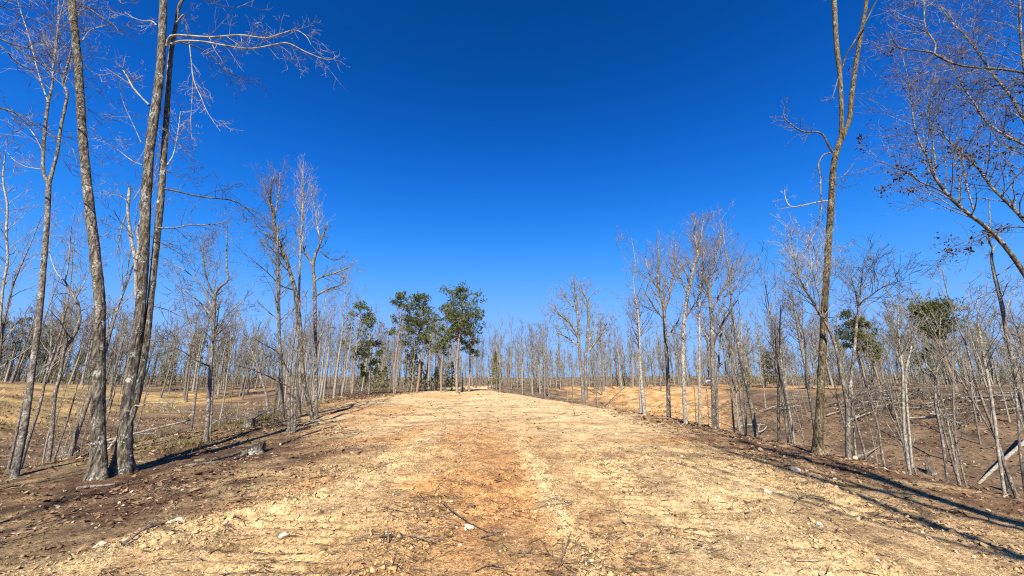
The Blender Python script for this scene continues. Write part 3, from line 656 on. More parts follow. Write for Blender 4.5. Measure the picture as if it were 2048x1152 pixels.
mid('forked_tree', 'grey forked tree with two limbs arching over the dirt track beside the bowed tree',
    [[(633, 832, 10), (632, 780, 8.5), (631, 704, 8), (630, 640, 8), (629, 573, 8), (626, 532, 8), (632, 505, 6), (639, 490, 5.5), (646, 470, 4.5), (654, 452, 3)],
     [(626, 534, 6), (618, 518, 5), (610, 505, 4), (606, 492, 2.5)]],
    [dict(p=[(629, 562, 5), (645, 553, 4.4), (664, 548, 4), (685, 540, 3.2), (703, 533, 2)], n=16, L=1.1, dY=-.8),
     dict(p=[(632, 592, 5), (652, 580, 4.4), (681, 570, 3.6), (696, 558, 2)], n=14, L=1.1, dY=.9),
     dict(p=[(630, 705, 4), (640, 675, 3.4), (652, 658, 3), (668, 655, 2.4), (673, 664, 1.2)], n=6, L=.7, dY=.3),
     dict(p=[(636, 498, 3), (655, 515, 2.6), (672, 520, 1.8), (690, 512, 1)], n=8, L=.8, dY=.4, m='darktwig'),
     dict(p=[(640, 480, 4), (634, 450, 3), (630, 420, 2.4), (622, 385, 1.4)], n=22, L=1.2, dY=.5, m='paletwig', up=.2)],
    bmat='grey', seed=33, crown=[(10, .7, 1, 1., (4, 3), 55, .1), (8, .3, 1, .9, (4, 3), 50, .15)])
mid('slim_tree', 'slim grey tree with spiky crown standing nearest behind the three-stemmed clump',
    [[(567, 842, 10), (562, 760, 8.5), (558, 660, 8), (556, 552, 7), (555, 500, 5), (556, 450, 3)]], bmat='grey', tmat='twig', seed=34, crown=[(36, .4, 1, 2.2, (4, 3), 45, .12)])
for i, s in enumerate([[(579, 866, 8), (578, 800, 7), (580, 747, 6), (586, 690, 5), (594, 643, 4), (600, 600, 3)], [(584, 866, 7), (584, 800, 6), (590, 740, 5), (596, 680, 4.5), (598, 640, 3)], [(589, 865, 6), (590, 800, 5), (594, 740, 4), (602, 700, 3), (612, 670, 2)]]):
    if i == 0: st = [s]
    else: st.append(s)
mid('clump_tree', 'clump of three thin grey stems rising from one base beside the sawn stumps', st,
    [dict(p=[(580, 750, 4), (570, 730, 3.2), (555, 705, 2.6), (530, 690, 2.2), (505, 675, 1.4)], n=8, L=.9, dY=-.5, m='darktwig'),
     dict(p=[(582, 775, 4), (560, 765, 3.2), (535, 752, 2.6), (505, 740, 2.2), (470, 730, 1.4)], n=8, L=.9, dY=-.8, m='darktwig')], bmat='grey', seed=35, crown=[(6, .5, 1, 1., (3, 3), 50, .1)])
mid('leaning_tree', 'thin grey tree leaning back over the orange cut bank', [[(538, 828, 8), (532, 790, 7), (523, 760, 6.5), (512, 725, 6), (503, 700, 5), (490, 660, 4), (470, 610, 2.5)]], bmat='grey', seed=36, crown=[(20, .35, 1, 1.6, (4, 3), 50, .12)], group=None)
mid('forked_tree', 'grey tree with a kinked fork and one upright pale shoot, growing from the grassy bank',
    [[(412, 884, 13), (416, 820, 11), (422, 725, 10), (426, 660, 9.5), (429, 586, 9)], [(429, 590, 7), (437, 577, 7), (447, 568, 6), (456, 560, 5), (453, 530, 4), (453, 487, 3.4), (454, 450, 2)],
     [(428, 592, 5), (418, 570, 4), (410, 545, 3.4), (405, 508, 2.6), (410, 480, 1.6)]],
    [dict(p=[(427, 640, 4), (405, 610, 3), (380, 590, 2.4), (350, 570, 1.5)], n=16, L=1.2, dY=.6),
     dict(p=[(427, 620, 4), (400, 570, 3), (375, 545, 2.4), (340, 525, 1.4)], n=16, L=1.2, dY=-.5),
     dict(p=[(425, 680, 4), (445, 640, 3), (470, 615, 2.4), (490, 600, 1.4)], n=14, L=1.1, dY=.5),
     dict(p=[(424, 735, 4), (390, 720, 3.2), (360, 700, 2.6), (325, 690, 1.6)], n=10, L=1., dY=-.5, m='darktwig')],
    bmat='grey', tmat='twig', seed=37, crown=[(10, .6, 1, 1.2, (4, 3), 50, .1), (8, .4, 1, .7, (4, 3), 50, .1), (18, .3, 1, 1.3, (4, 3), 40, .18)])
mid('slim_tree', 'thin companion stem touching the kinked forked tree', [[(421, 872, 6), (424, 800, 5), (427, 720, 4), (432, 660, 3), (440, 600, 2)]], bmat='grey', seed=38, crown=[(14, .5, 1, 1.3, (4, 3), 45, .1)])
mid('pale_tree', 'wavering pale-barked tree beyond the slim forked tree', [[(-12, 860, 9), (-8, 760, 8), (0, 640, 7.5), (6, 570, 7), (15, 520, 7), (12, 465, 6.5), (14, 410, 6), (5, 360, 5), (10, 310, 3)]], bmat='pale', tmat='paletwig', seed=39, Y0=13, basept=(-17.6, 13), crown=[(34, .4, 1, 2., (4, 3), 48, .12)])
# edge above the brush-heap gully
mid('double_tree', 'open-crowned double-stemmed tree alone on the shoulder of the track, with wide arching limbs',
    [[(1168, 809, 9), (1164, 760, 7), (1161, 734, 6.5), (1158, 686, 6), (1155, 625, 5), (1153, 600, 4), (1149, 568, 2.4)], [(1172, 800, 8), (1172, 760, 6.5), (1171, 722, 6), (1174, 686, 6), (1177, 637, 5.5), (1175, 602, 4.5), (1166, 586, 3), (1163, 572, 1.6)]],
    [dict(p=[(1159, 684, 5), (1150, 662, 4.2), (1137, 644, 4), (1120, 630, 3), (1101, 614, 1.6)], n=14, L=2., dY=-1.2),
     dict(p=[(1158, 697, 5), (1148, 685, 4), (1135, 676, 3.4), (1115, 664, 1.8)], n=12, L=1.8, dY=1.),
     dict(p=[(1178, 702, 5), (1190, 686, 4.2), (1200, 671, 3.6), (1208, 658, 3), (1214, 646, 1.6)], n=14, L=2., dY=-.8),
     dict(p=[(1176, 684, 5), (1184, 668, 4), (1190, 654, 3.2), (1203, 643, 1.8)], n=12, L=1.8, dY=1.2),
     dict(p=[(1155, 626, 4), (1148, 616, 3.2), (1138, 605, 2.6), (1128, 592, 1.5)], n=12, L=1.8, dY=.8)],
    bmat='grey', tmat='twig', seed=41, crown=[(14, .5, 1, 2.2, (4, 3), 45, .14), (14, .5, 1, 2., (4, 3), 45, .14)], tip=.009)
mid('tall_tree', 'tall tree with spreading fork, first of the tall clump above the brush heaps',
    [[(1337, 833, 11), (1336, 753, 9.5), (1332, 690, 9), (1329, 645, 8.5), (1328, 616, 8), (1320, 585, 6), (1316, 556, 5), (1318, 520, 4), (1314, 478, 2)], [(1329, 622, 6), (1337, 595, 5.5), (1343, 565, 5), (1349, 535, 4), (1352, 480, 2)]],
    [dict(p=[(1329, 640, 4), (1312, 620, 3.6), (1300, 600, 3), (1288, 580, 1.8)], n=16, L=1.6, dY=-.6, m='budtwig'),
     dict(p=[(1319, 582, 4), (1305, 560, 3.4), (1296, 540, 2.6), (1290, 510, 1.5)], n=18, L=1.5, dY=.6, m='budtwig'),
     dict(p=[(1332, 680, 4), (1348, 655, 3.4), (1360, 635, 2.4), (1365, 610, 1.4)], n=14, L=1.5, dY=.6)],
    bmat='grey', tmat='budtwig', seed=42, crown=[(24, .45, 1, 1.9, (4, 3), 40, .18), (24, .3, 1, 1.8, (4, 3), 40, .18)])
mid('tall_tree', 'tall pale straight tree bending once near its top, in the tall clump',
    [[(1371, 847, 11), (1368, 780, 10), (1366, 712, 10), (1368, 649, 9.5), (1374, 599, 9), (1382, 562, 8), (1390, 525, 7), (1396, 505, 6), (1391, 482, 4), (1389, 460, 3), (1391, 437, 1.6)], [(1395, 510, 4), (1401, 485, 3.4), (1404, 460, 2.6), (1408, 436, 1.5)]],
    [dict(p=[(1376, 590, 4), (1364, 565, 3.2), (1358, 540, 2.6), (1352, 512, 1.5)], n=18, L=1.4, dY=.6, m='budtwig'),
     dict(p=[(1368, 640, 4), (1385, 615, 3), (1398, 595, 2.4), (1405, 570, 1.4)], n=14, L=1.3, dY=-.5)],
    bmat='pale', tmat='budtwig', seed=43, crown=[(30, .45, 1, 1.5, (4, 3), 42, .18), (20, .2, 1, 1.3, (4, 3), 42, .18)])
mid('slim_tree', 'slim straight tree between two tall ones in the clump above the brush heaps', [[(1399, 854, 7), (1399, 760, 6), (1399, 691, 6), (1399, 620, 5), (1402, 560, 4), (1408, 500, 2)]], bmat='pale', tmat='budtwig', seed=44, crown=[(30, .5, 1, 1.8, (4, 3), 40, .16)])
mid('tall_tree', 'tall tree with a dead crooked limb sticking out below its broad crown',
    [[(1428, 858, 12), (1427, 790, 10.5), (1425, 712, 10), (1424, 650, 9.5), (1422, 620, 8), (1418, 580, 6), (1416, 557, 5.5), (1428, 520, 4.5), (1438, 490, 3.4), (1444, 450, 1.6)], [(1423, 625, 6), (1434, 600, 5), (1448, 575, 4.4), (1462, 545, 3.6), (1476, 520, 2)]],
    [dict(p=[(1426, 690, 6), (1436, 665, 5.4), (1446, 645, 5), (1458, 628, 4.4), (1466, 612, 3.6), (1476, 600, 2.4)], n=6, L=.9, dY=-.7, m='darktwig'),
     dict(p=[(1425, 690, 5), (1416, 676, 4), (1405, 660, 3), (1396, 640, 1.6)], n=12, L=1.2, dY=.6),
     dict(p=[(1418, 580, 4), (1408, 555, 3.2), (1404, 525, 2.6), (1410, 490, 1.4)], n=20, L=1.5, dY=-.6, m='budtwig'),
     dict(p=[(1436, 600, 4), (1452, 592, 3), (1472, 570, 2.4), (1490, 545, 1.4)], n=18, L=1.4, dY=.7, m='budtwig')],
    bmat='grey', tmat='budtwig', seed=45, crown=[(28, .5, 1, 1.9, (4, 3), 42, .16), (24, .3, 1, 1.7, (4, 3), 42, .16)])
mid('slim_tree', 'thin stem leaning against the tall tree with the dead crooked limb', [[(1435, 858, 7), (1434, 780, 6), (1438, 720, 5), (1442, 670, 4), (1452, 620, 2)]], bmat='grey', seed=46, crown=[(16, .4, 1, 1.3, (4, 3), 42, .14)])
mid('slim_tree', 'pale-footed slim tree standing apart between the double-stemmed tree and the tall clump', [[(1281, 826, 7), (1280, 770, 6), (1278, 712, 5.5), (1278, 670, 5), (1276, 640, 3.6), (1274, 605, 2)]], bmat='pale', tmat='budtwig', seed=47, crown=[(32, .45, 1, 2., (4, 3), 42, .16)])
mid('forked_tree', 'grey low-forking tree with a long sweeping stem behind the olive-barked tree',
    [[(1695, 919, 14), (1696, 870, 12), (1696, 817, 12)], [(1696, 822, 10), (1690, 785, 9), (1684, 754, 9), (1678, 720, 8.5), (1671, 691, 8), (1660, 662, 7.5), (1648, 640, 7), (1637, 623, 7), (1624, 600, 6), (1610, 578, 5.5), (1600, 556, 5), (1592, 525, 4), (1586, 495, 3), (1580, 455, 1.5)],
     [(1697, 822, 9), (1701, 775, 8), (1705, 736, 7.5), (1710, 690, 7), (1714, 646, 6.5), (1718, 612, 6), (1722, 580, 4.5), (1725, 552, 3), (1727, 530, 1.5)]],
    [dict(p=[(1718, 612, 4), (1728, 600, 4), (1743, 591, 3.6), (1760, 578, 3), (1780, 568, 2.4), (1810, 560, 1.2)], n=18, L=1.2, dY=-.6, m='darktwig'),
     dict(p=[(1717, 618, 4), (1712, 590, 3.2), (1706, 565, 2.4), (1700, 545, 1.2)], n=16, L=1.2, dY=.6),
     dict(p=[(1612, 580, 4), (1620, 550, 3.2), (1622, 520, 2.4), (1612, 480, 1.4)], n=24, L=1.3, dY=.6, m='paletwig', up=.2),
     dict(p=[(1640, 628, 4), (1640, 600, 3.2), (1632, 570, 2.4), (1625, 540, 1.4)], n=16, L=1.2, dY=-.5, m='paletwig', up=.2),
     dict(p=[(1703, 800, 3), (1712, 792, 3), (1730, 784, 2.6), (1748, 782, 1.6)], n=4, L=.5, dY=-.2, m='pale')],
    bmat='grey', tmat='twig', seed=48, crown=[C0, (30, .45, 1, 1.3, (4, 3), 48, .16), (22, .5, 1, 1.5, (4, 3), 50, .1)])
mid('slim_tree', 'very thin pale stem beside the low-forking grey tree', [[(1711, 919, 5), (1708, 860, 4), (1705, 804, 4), (1706, 740, 3), (1712, 690, 2)]], bmat='pale', seed=49, crown=[(8, .4, 1, .9, (3, 3), 45, .1)])
mid('double_tree', 'pale double-stemmed young tree on the slope with a spiky brown top',
    [[(1816, 937, 9), (1811, 880, 8), (1807, 819, 7.5), (1806, 746, 7), (1800, 700, 5), (1797, 650, 4), (1796, 610, 2)], [(1825, 935, 7), (1820, 880, 6.5), (1815, 819, 6), (1812, 746, 5.5), (1822, 700, 4), (1826, 660, 2)]],
    bmat='pale', tmat='twig', seed=50, crown=[(22, .58, 1, 1.2, (3, 3), 38, .18), (14, .55, 1, 1.0, (3, 3), 38, .18)])
for i, (s, lb, bm) in enumerate([
    ([(1892, 957, 9), (1888, 900, 8), (1882, 862, 7.5), (1871, 804, 7), (1873, 760, 6), (1878, 710, 5), (1880, 660, 3), (1882, 630, 1.6)], 'slightly kinked grey sapling downslope of the pale double-stemmed tree', 'grey'),
    ([(1915, 930, 7), (1911, 870, 6), (1908, 819, 6), (1906, 728, 5), (1905, 680, 3), (1906, 640, 1.6)], 'straight grey sapling between the kinked sapling and the thick straight pole', 'grey'),
    ([(2003, 974, 10), (1998, 910, 9), (1992, 855, 9), (1984, 800, 8.5), (1977, 760, 8), (1966, 702, 7), (1958, 650, 4), (1955, 600, 2)], 'thick straight young pole tree crossed by the pale fallen log', 'pale'),
    ([(2044, 980, 8), (2041, 910, 7), (2038, 850, 7), (2032, 790, 6), (2026, 740, 4), (2022, 700, 2)], 'thin pole tree behind the upper end of the pale fallen log', 'grey'),
    ([(1961, 888, 6), (1953, 840, 5.5), (1946, 800, 5), (1940, 740, 4.5), (1934, 690, 3), (1930, 640, 1.6)], 'dark sapling leaning downslope behind the straight grey sapling', 'grey'),
    ([(1590, 890, 6), (1580, 830, 5.5), (1572, 780, 5), (1562, 720, 4.5), (1560, 660, 3), (1562, 610, 1.6)], 'thin grey sapling leaning towards the tall clump, uphill of the olive-barked tree', 'pale'),
    ([(1576, 884, 5), (1568, 820, 4.5), (1560, 760, 4), (1552, 700, 3), (1550, 640, 1.6)], 'thinner parallel sapling beside the one leaning towards the tall clump', 'grey'),
    ([(1468, 862, 5), (1464, 800, 4.5), (1460, 740, 4), (1462, 680, 3), (1466, 630, 1.6)], 'slender grey sapling just beyond the tall clump', 'grey'),
    ([(1492, 868, 5), (1490, 800, 4.5), (1486, 740, 4), (1482, 690, 3), (1484, 640, 1.6)], 'slender sapling with thin ascending twigs beyond the tall clump', 'pale')]):
    mid('sapling', lb, [s], group=None, bmat=bm, seed=60 + i, crown=[(14, .5, 1, 1.05, (3, 3), 40, .16)])
# ------------------------------------------------------------------ pines and cedars
def needles(C, k, L, w, rng, upb=.35):
    n = len(C) * k; C = np.repeat(C, k, 0)
    d = rng.normal(size=(n, 3)); d[:, 2] += upb; d /= np.linalg.norm(d, axis=1, keepdims=True)
    s = np.cross(d, rng.normal(size=(n, 3))); s /= np.linalg.norm(s, axis=1, keepdims=True)
    l = L * rng.uniform(.6, 1.2, n)[:, None]
    V = np.stack([C - s * w, C + s * w, C + d * l], 1).reshape(-1, 3)
    return V, np.arange(n * 3).reshape(-1, 3)

def pine(label, x, y, h, r, cb, cr, seed, shape='round', nl=30, lean=0., mat='needle', group=None, k=9, name='pine_tree', fol=1.):
    rng = random.Random(seed); nr = np.random.default_rng(seed); z = Hs(x, y)
    root = tag(obj(name, None, None, (x, y, z)), label, 'tree', group); root.empty_display_size = .2
    n = 6; bx = rng.uniform(-.25, .25)
    pts = [Vector((lean * h * i / n + bx * math.sin(i * 1.1), .15 * math.sin(i + seed), h * i / n - (.15 if i == 0 else 0))) for i in range(n + 1)]
    rr = [max(.03, r * (1 - .8 * i / n)) for i in range(n + 1)]
    Q, R = smooth_path(pts, rr, 14); T = Tubes(); T.add([Vector(q) for q in Q], list(R), 8); tufts = []
    for j in range(nl):
        u = (j + rng.random()) / nl; t_ = cb + (1 - cb) * u * .985; q = Vector(tuple(np.array([np.interp(t_ * 13, range(14), Q[:, a]) for a in range(3)])))
        prof = {'round': math.sqrt(max(.05, 1 - (1.75 * u - .75) ** 2)) * (.55 + .45 * min(1, u * 2.2)), 'cone': 1.05 - .85 * u, 'tall': (.55 + .9 * u) if u < .45 else 1.2 - .95 * u * u}[shape]
        L = cr * prof * rng.uniform(.7, 1.4); az = rng.uniform(0, 6.283) + j * 2.4; el = rng.uniform(-.1, .35) + .5 * u
        d = Vector((math.cos(az) * math.cos(el), math.sin(az) * math.cos(el), math.sin(el))); p = q; lp = [p]; m = 4
        for i in range(m):
            d = (d + rv(rng) * .12 + Vector((0, 0, .09))).normalized(); p = p + d * L / m; lp.append(p)
            if i >= (1 if L > 1.6 else 2) and rng.random() < .93 * fol:
                pr = .17 + .06 * L
                for _ in range(13 if i == m - 1 else 10):
                    q2 = rv(rng) * pr; q2.z *= .62; tufts.append(tuple(p + q2 + Vector((0, 0, .08))))
        T.add(lp, [max(.012, .05 * (1 - i / m) * (1.1 - .6 * u)) for i in range(m + 1)], 4)
    for j in range(7):                                       # dead stubs below the crown
        t_ = cb * rng.uniform(.5, 1); q = Vector(tuple(np.array([np.interp(t_ * 13, range(14), Q[:, a]) for a in range(3)]))); az = rng.uniform(0, 6.28)
        grow(T, q, Vector((math.cos(az), math.sin(az), -.05)), rng.uniform(.3, 1.2), .02, 0, rng, (2,), up=-.02)
    obj('trunk', T.mesh(name + '_trunk', M['pinebark']), root)
    V, F = needles(np.array(tufts), k, .26, .036, nr)
    obj('crown', mesh(name + '_crown', V, F, M[mat], False), root)
    return root
def pine_px(label, bx, by, top, r, cb, cr, seed, Y=None, **kw):
    b_, t_ = hit(bx, by)
    if Y: p, _ = P(bx, by, Y); b_ = Vector((p.x, Y, Hs(p.x, Y)))
    p, _ = P(bx, top, b_.y); return pine(label, b_.x, b_.y, p.z - b_.z, r, cb, cr, seed, **kw)
PG = 'pines at the end of the dirt track'
pine_px('tall pine with a bare pale trunk and rounded top, where the dirt track passes', 914, 787, 583, .20, .52, 2.7, 1, nl=54, lean=.0)
pine_px('pine with a pointed bushy crown and leaning pale trunk beside the dirt track', 833, 785, 596, .19, .48, 2.6, 2, shape='tall', nl=48, lean=.01)
pine_px('slender pine with a small open flat-layered crown, outermost of the pine row', 788, 787, 592, .13, .58, 2.0, 3, shape='tall', nl=28)
pine_px('dark-trunked pine with a ragged crown between two taller pines', 883, 776, 616, .17, .42, 2.5, 4, Y=54, shape='tall', nl=46)
pine_px('shorter pine with a broad bushy crown tucked beside the tall rounded one', 938, 776, 634, .15, .46, 2.5, 5, Y=55, nl=42)
pine_px('low dark pine behind the pointed one, its crown reaching down to the brush', 818, 778, 640, .14, .35, 2.4, 6, Y=58, nl=34)
pine_px('scraggly pine showing between bare trunks where the woods meet the dirt track', 704, 786, 614, .15, .40, 2.2, 7, Y=44, shape='tall', nl=28, fol=.8)
pine_px('small pine with a thin crown in the bare woods beside the scraggly pine', 735, 784, 690, .10, .35, 1.5, 8, Y=47, nl=20)
pine_px('tall pine with a layered narrow crown above the brush heaps', 1728, 770, 626, .15, .50, 1.6, 9, Y=50, shape='tall', nl=40, mat='needle_dark', fol=.9)
pine_px('pine with a drooping yellowish crown next to the layered narrow pine', 1756, 770, 640, .14, .42, 1.5, 10, Y=48, shape='tall', nl=36, fol=.9)
pine_px('umbrella-topped pine standing high above the fallen pale log', 1908, 772, 616, .19, .62, 2.5, 11, Y=46, nl=60, k=10)
pine_px('small dark fir-like pine under the umbrella-topped pine', 1880, 775, 690, .10, .25, 1.5, 12, Y=55, shape='cone', nl=26, mat='needle_dark')
DK = 'dark pines at the far end of the grassy clearing'
for i, (px, top, Y_) in enumerate([(-40, 640, 74), (18, 640, 78), (60, 655, 76), (90, 668, 80), (385, 660, 92), (425, 652, 95)]):
    pine_px('dark full-crowned pine in the treeline beyond the grassy clearing', px, 755, top, .2, .3, 2.6 if i < 4 else 2.2, 20 + i, Y=Y_, shape='tall', nl=34, mat='needle_dark', group=DK)

def cedar(label, x, y, h, cr, seed, group):
    nr = np.random.default_rng(seed); z = Hs(x, y); root = tag(obj('cedar_tree', None, None, (x, y, z)), label, 'tree', group); root.empty_display_size = .2
    T = Tubes(); T.add([Vector((0, 0, -.1)), Vector((.03, 0, h * .5)), Vector((0, .02, h))], [.06, .04, .01], 5)
    n = int(90 * h / 3); u = nr.random(n) ** 1.2; a = nr.uniform(0, 6.283, n); rr = cr * (1.05 - u ** 1.7) * np.sqrt(nr.uniform(.05, 1, n)) * (.35 + 1.1 * vn(a * 1.5, u * 5, seed))
    C = np.stack([np.cos(a) * rr, np.sin(a) * rr, .12 * h + u * h * .9], -1)
    for c_ in C[::6]: T.add([Vector((0, 0, c_[2] * .9)), Vector(tuple(c_))], [.015, .006], 3)
    obj('trunk', T.mesh('cedar_trunk', M['pinebark']), root)
    V, F = needles(C, 26, .30, .026, nr, .5); obj('crown', mesh('cedar_crown', V, F, M['cedar'], False), root)
CG = 'young cedars under the pines'
for i, (px, Y_, top, cr) in enumerate([(828, 56, 712, 1.3), (842, 60, 725, 1.2), (872, 62, 735, 1.3), (902, 64, 725, 1.4), (750, 58, 730, 1.2), (768, 62, 735, 1.2), (722, 60, 730, 1.3), (990, 74, 705, 1.5)]):
    p, _ = P(px, 770, Y_); z = Hs(p.x, Y_); q, _ = P(px, top, Y_)
    cedar('bushy young cedar among the trunks under the pines' if i < 7 else 'bushy young cedar in front of the treeline past the pines', p.x, Y_, q.z - z, cr, 70 + i, CG if i < 7 else 'young cedars past the pines')
for i, (px, Y_, top, cr) in enumerate([(1488, 62, 718, 1.7), (1546, 66, 705, 1.7), (330, 66, 712, 1.8), (150, 66, 708, 2.0), (105, 64, 715, 1.8)]):
    p, _ = P(px, 775, Y_); z = Hs(p.x, Y_); q, _ = P(px, top, Y_)
    cedar('bushy young cedar beyond a gully, among bare trees', p.x, Y_, q.z - z, cr, 90 + i, 'cedars beyond the gullies')

# ------------------------------------------------------------------ bare woods: prototypes and copies
PROT = {}
def proto(kind, i, **kw):
    r = straight_tree('bare_tree', 'p', 0, -300, kw.pop('h'), kw.pop('r'), 500 + i * 7 + len(kind), **kw)
    ch = list(r.children); PROT.setdefault(kind, []).append((r, ch)); return r
for i in range(9): proto('far', i, h=15, r=.20, limbs=18, K=(4, 3), t0=.40, bow=.7, L=.27, ang=38, up=.16, tip=.018, fork=(i % 2 == 0), bmat='grey' if i % 3 else 'pale', tmat='twig' if i % 3 else 'budtwig')
for i in range(7): proto('thin', i, h=9, r=.065, limbs=11, K=(3, 3), t0=.42, bow=.5, L=.25, ang=40, up=.15, tip=.005, fork=(i % 3 == 0), bmat='pale' if i in (0, 4) else 'grey', tmat='twig')
for i in range(5): proto('wood', i, h=12, r=.11, limbs=14, K=(4, 3), t0=.45, bow=.6, L=.24, ang=36, up=.18, tip=.010, fork=(i % 2 == 1), bmat='grey' if i % 2 else 'pale', tmat='twig')
used = {}
def place(kind, i, x, y, s, rz, label, group, name='bare_tree', sxy=1., lean=(0, 0)):
    r, ch = PROT[kind][i % len(PROT[kind])]
    if (kind, i % len(PROT[kind])) not in used: used[(kind, i % len(PROT[kind]))] = 1; o = r
    else:
        o = r.copy(); COL.objects.link(o)
        for c_ in ch: d = c_.copy(); COL.objects.link(d); d.parent = o
    o.name = name; o.location = (x, y, Hs(x, y)); o.scale = (s * sxy, s * sxy, s); o.rotation_euler = (lean[0], lean[1], rz)
    tag(o, label, 'tree', group); return o
rg = random.Random(77); spots = []
def looks(kind, i):
    pale = (i % 3 == 0) if kind == 'far' else ((i in (0, 4)) if kind == 'thin' else i % 2 == 0); fork = {'far': i % 2 == 0, 'thin': i % 3 == 0, 'wood': i % 2 == 1}[kind]
    return ('pale' if pale else 'grey'), ('forked' if fork else 'straight')
def bank(d, w): return 'near bank' if d < w * .45 else ('bottom' if d < w * 1.15 else 'far slope')
def mould(x, y): return 'orange strip' if abs(x + .3) < .9 and y < 10 else ('pale cleated lane' if x >= .6 else ('pale clay' if x > float(np.interp(y, [3, 5, 10, 14, 18, 24], [-4.9, -4.1, -3.5, -6.2, -9.8, -13])) else 'brown mould'))
def free(x, y, d):
    for a, b_ in spots:
        if (a - x) ** 2 + (b_ - y) ** 2 < d * d: return False
    spots.append((x, y)); return True
cnt = 0
# far treeline, in front
tries = 0
while cnt < 130 and tries < 5000:
    tries += 1
    a = rg.uniform(-1.55, 1.55); Yd = rg.uniform(74, 92) * (1 - .22 * float(sm((a - .42) / .3)) - .22 * float(sm((-a - .5) / .35))); x = a * Yd
    if not free(x, Yd, 1.8): continue
    ii = rg.randrange(9); cl_, fk = looks('far', ii); wh = 'beyond the grassy clearing behind the oaks' if a < -.55 else ('behind the pines' if a < -.02 else ('beyond the cleared shoulder' if a < .38 else ('beyond the tall clump' if a < .8 else 'above the brush heaps')))
    place('far', ii, x, Yd, rg.uniform(.62, 1.02), rg.uniform(0, 6.28), '%s %s bare tree in the far treeline %s' % (cl_, fk, wh), 'far bare treeline', sxy=rg.uniform(.85, 1.15)); cnt += 1
# woods round the pines
cnt = tries = 0
while cnt < 62 and tries < 5000:
    tries += 1
    px = rg.uniform(560, 985); Yd = rg.uniform(36, 72); p, _ = P(px, 780, Yd); x = p.x
    xl, xr = edges(np.array([Yd])); 
    if x > float(xl[0]) + (1.5 if Yd < 46 else 7.5 if Yd < 62 else 99) or (Yd < 45 and x > float(xl[0]) - 1) or not free(x, Yd, 1.1): continue
    ii = rg.randrange(5); cl_, fk = looks('wood', ii); wh = 'behind the scraggly pine' if px < 770 else 'among the pine row'
    if Yd < 46: wh = 'at the bend of the track'
    place('wood', ii, x, Yd, rg.uniform(.6, 1.12), rg.uniform(0, 6.28), 'slender %s %s bare tree in the woods %s' % (cl_, fk, wh), 'bare woods round the pines', sxy=rg.uniform(.8, 1.1)); cnt += 1
for k, (px, Yd, s) in enumerate([(1000, 58, .95), (993, 55, .75), (1046, 62, .8), (1062, 60, .95), (1090, 66, .9), (1135, 58, .7), (1143, 57, .75), (1196, 46, .55), (1190, 48, .7), (1215, 60, .8)]):
    p, _ = P(px, 780, Yd); spots.append((p.x, Yd))
    place('wood', k, p.x, Yd, s, k * 1.3, 'slender bare tree standing on the cleared shoulder past the pines', 'lone trees on the cleared shoulder', sxy=.8)
# saplings in the gully with the orange cut bank
cnt = tries = 0
while cnt < 30 and tries < 5000:
    tries += 1
    px = rg.uniform(-60, 580); Yd = 11 * math.exp(rg.random() * 1.35); p, _ = P(px, 780, Yd); x = p.x
    xl, xr = edges(np.array([Yd]))
    if x > float(xl[0]) - 1.2 or x < float(xl[0]) - 24 or not free(x, Yd, .7): continue
    if 205 < px < 330 and Yd < 16: continue
    ii = rg.randrange(7); cl_, fk = looks('thin', ii)
    place('thin', ii, x, Yd, rg.uniform(.5, 1.1), rg.uniform(0, 6.28), 'thin %s %s sapling on the %s of the gully with the orange cut bank' % (cl_, fk, bank(float(xl[0]) - x, 17)), 'saplings in the orange-banked gully', 'sapling', lean=(rg.uniform(-.04, .04), rg.uniform(-.05, .03)), sxy=rg.uniform(.65, 1.0)); cnt += 1
# saplings in the gully with the brush heaps
cnt = tries = 0
while cnt < 36 and tries < 6000:
    tries += 1
    px = rg.uniform(1240, 2120); Yd = 13 * math.exp(rg.random() * 1.35); p, _ = P(px, 780, Yd); x = p.x
    xl, xr = edges(np.array([Yd]))
    if x < float(xr[0]) + (2.5 if px > 1480 else .8) or not free(x, Yd, .8): continue
    if px < 1480 and rg.random() < .35: continue
    ii = rg.randrange(7); cl_, fk = looks('thin', ii)
    place('thin', ii, x, Yd, rg.uniform(.5, 1.15), rg.uniform(0, 6.28), 'thin %s %s sapling on the %s of the gully with the brush heaps' % (cl_, fk, bank(x - float(xr[0]), 16)), 'saplings in the brush-heap gully', 'sapling', lean=(rg.uniform(-.04, .04), rg.uniform(-.03, .05)), sxy=rg.uniform(.8, 1.25)); cnt += 1
for kind, L_ in PROT.items():
    for i, (r, ch) in enumerate(L_):
        if (kind, i) not in used:
            for c_ in ch: bpy.data.objects.remove(c_)
            bpy.data.objects.remove(r)

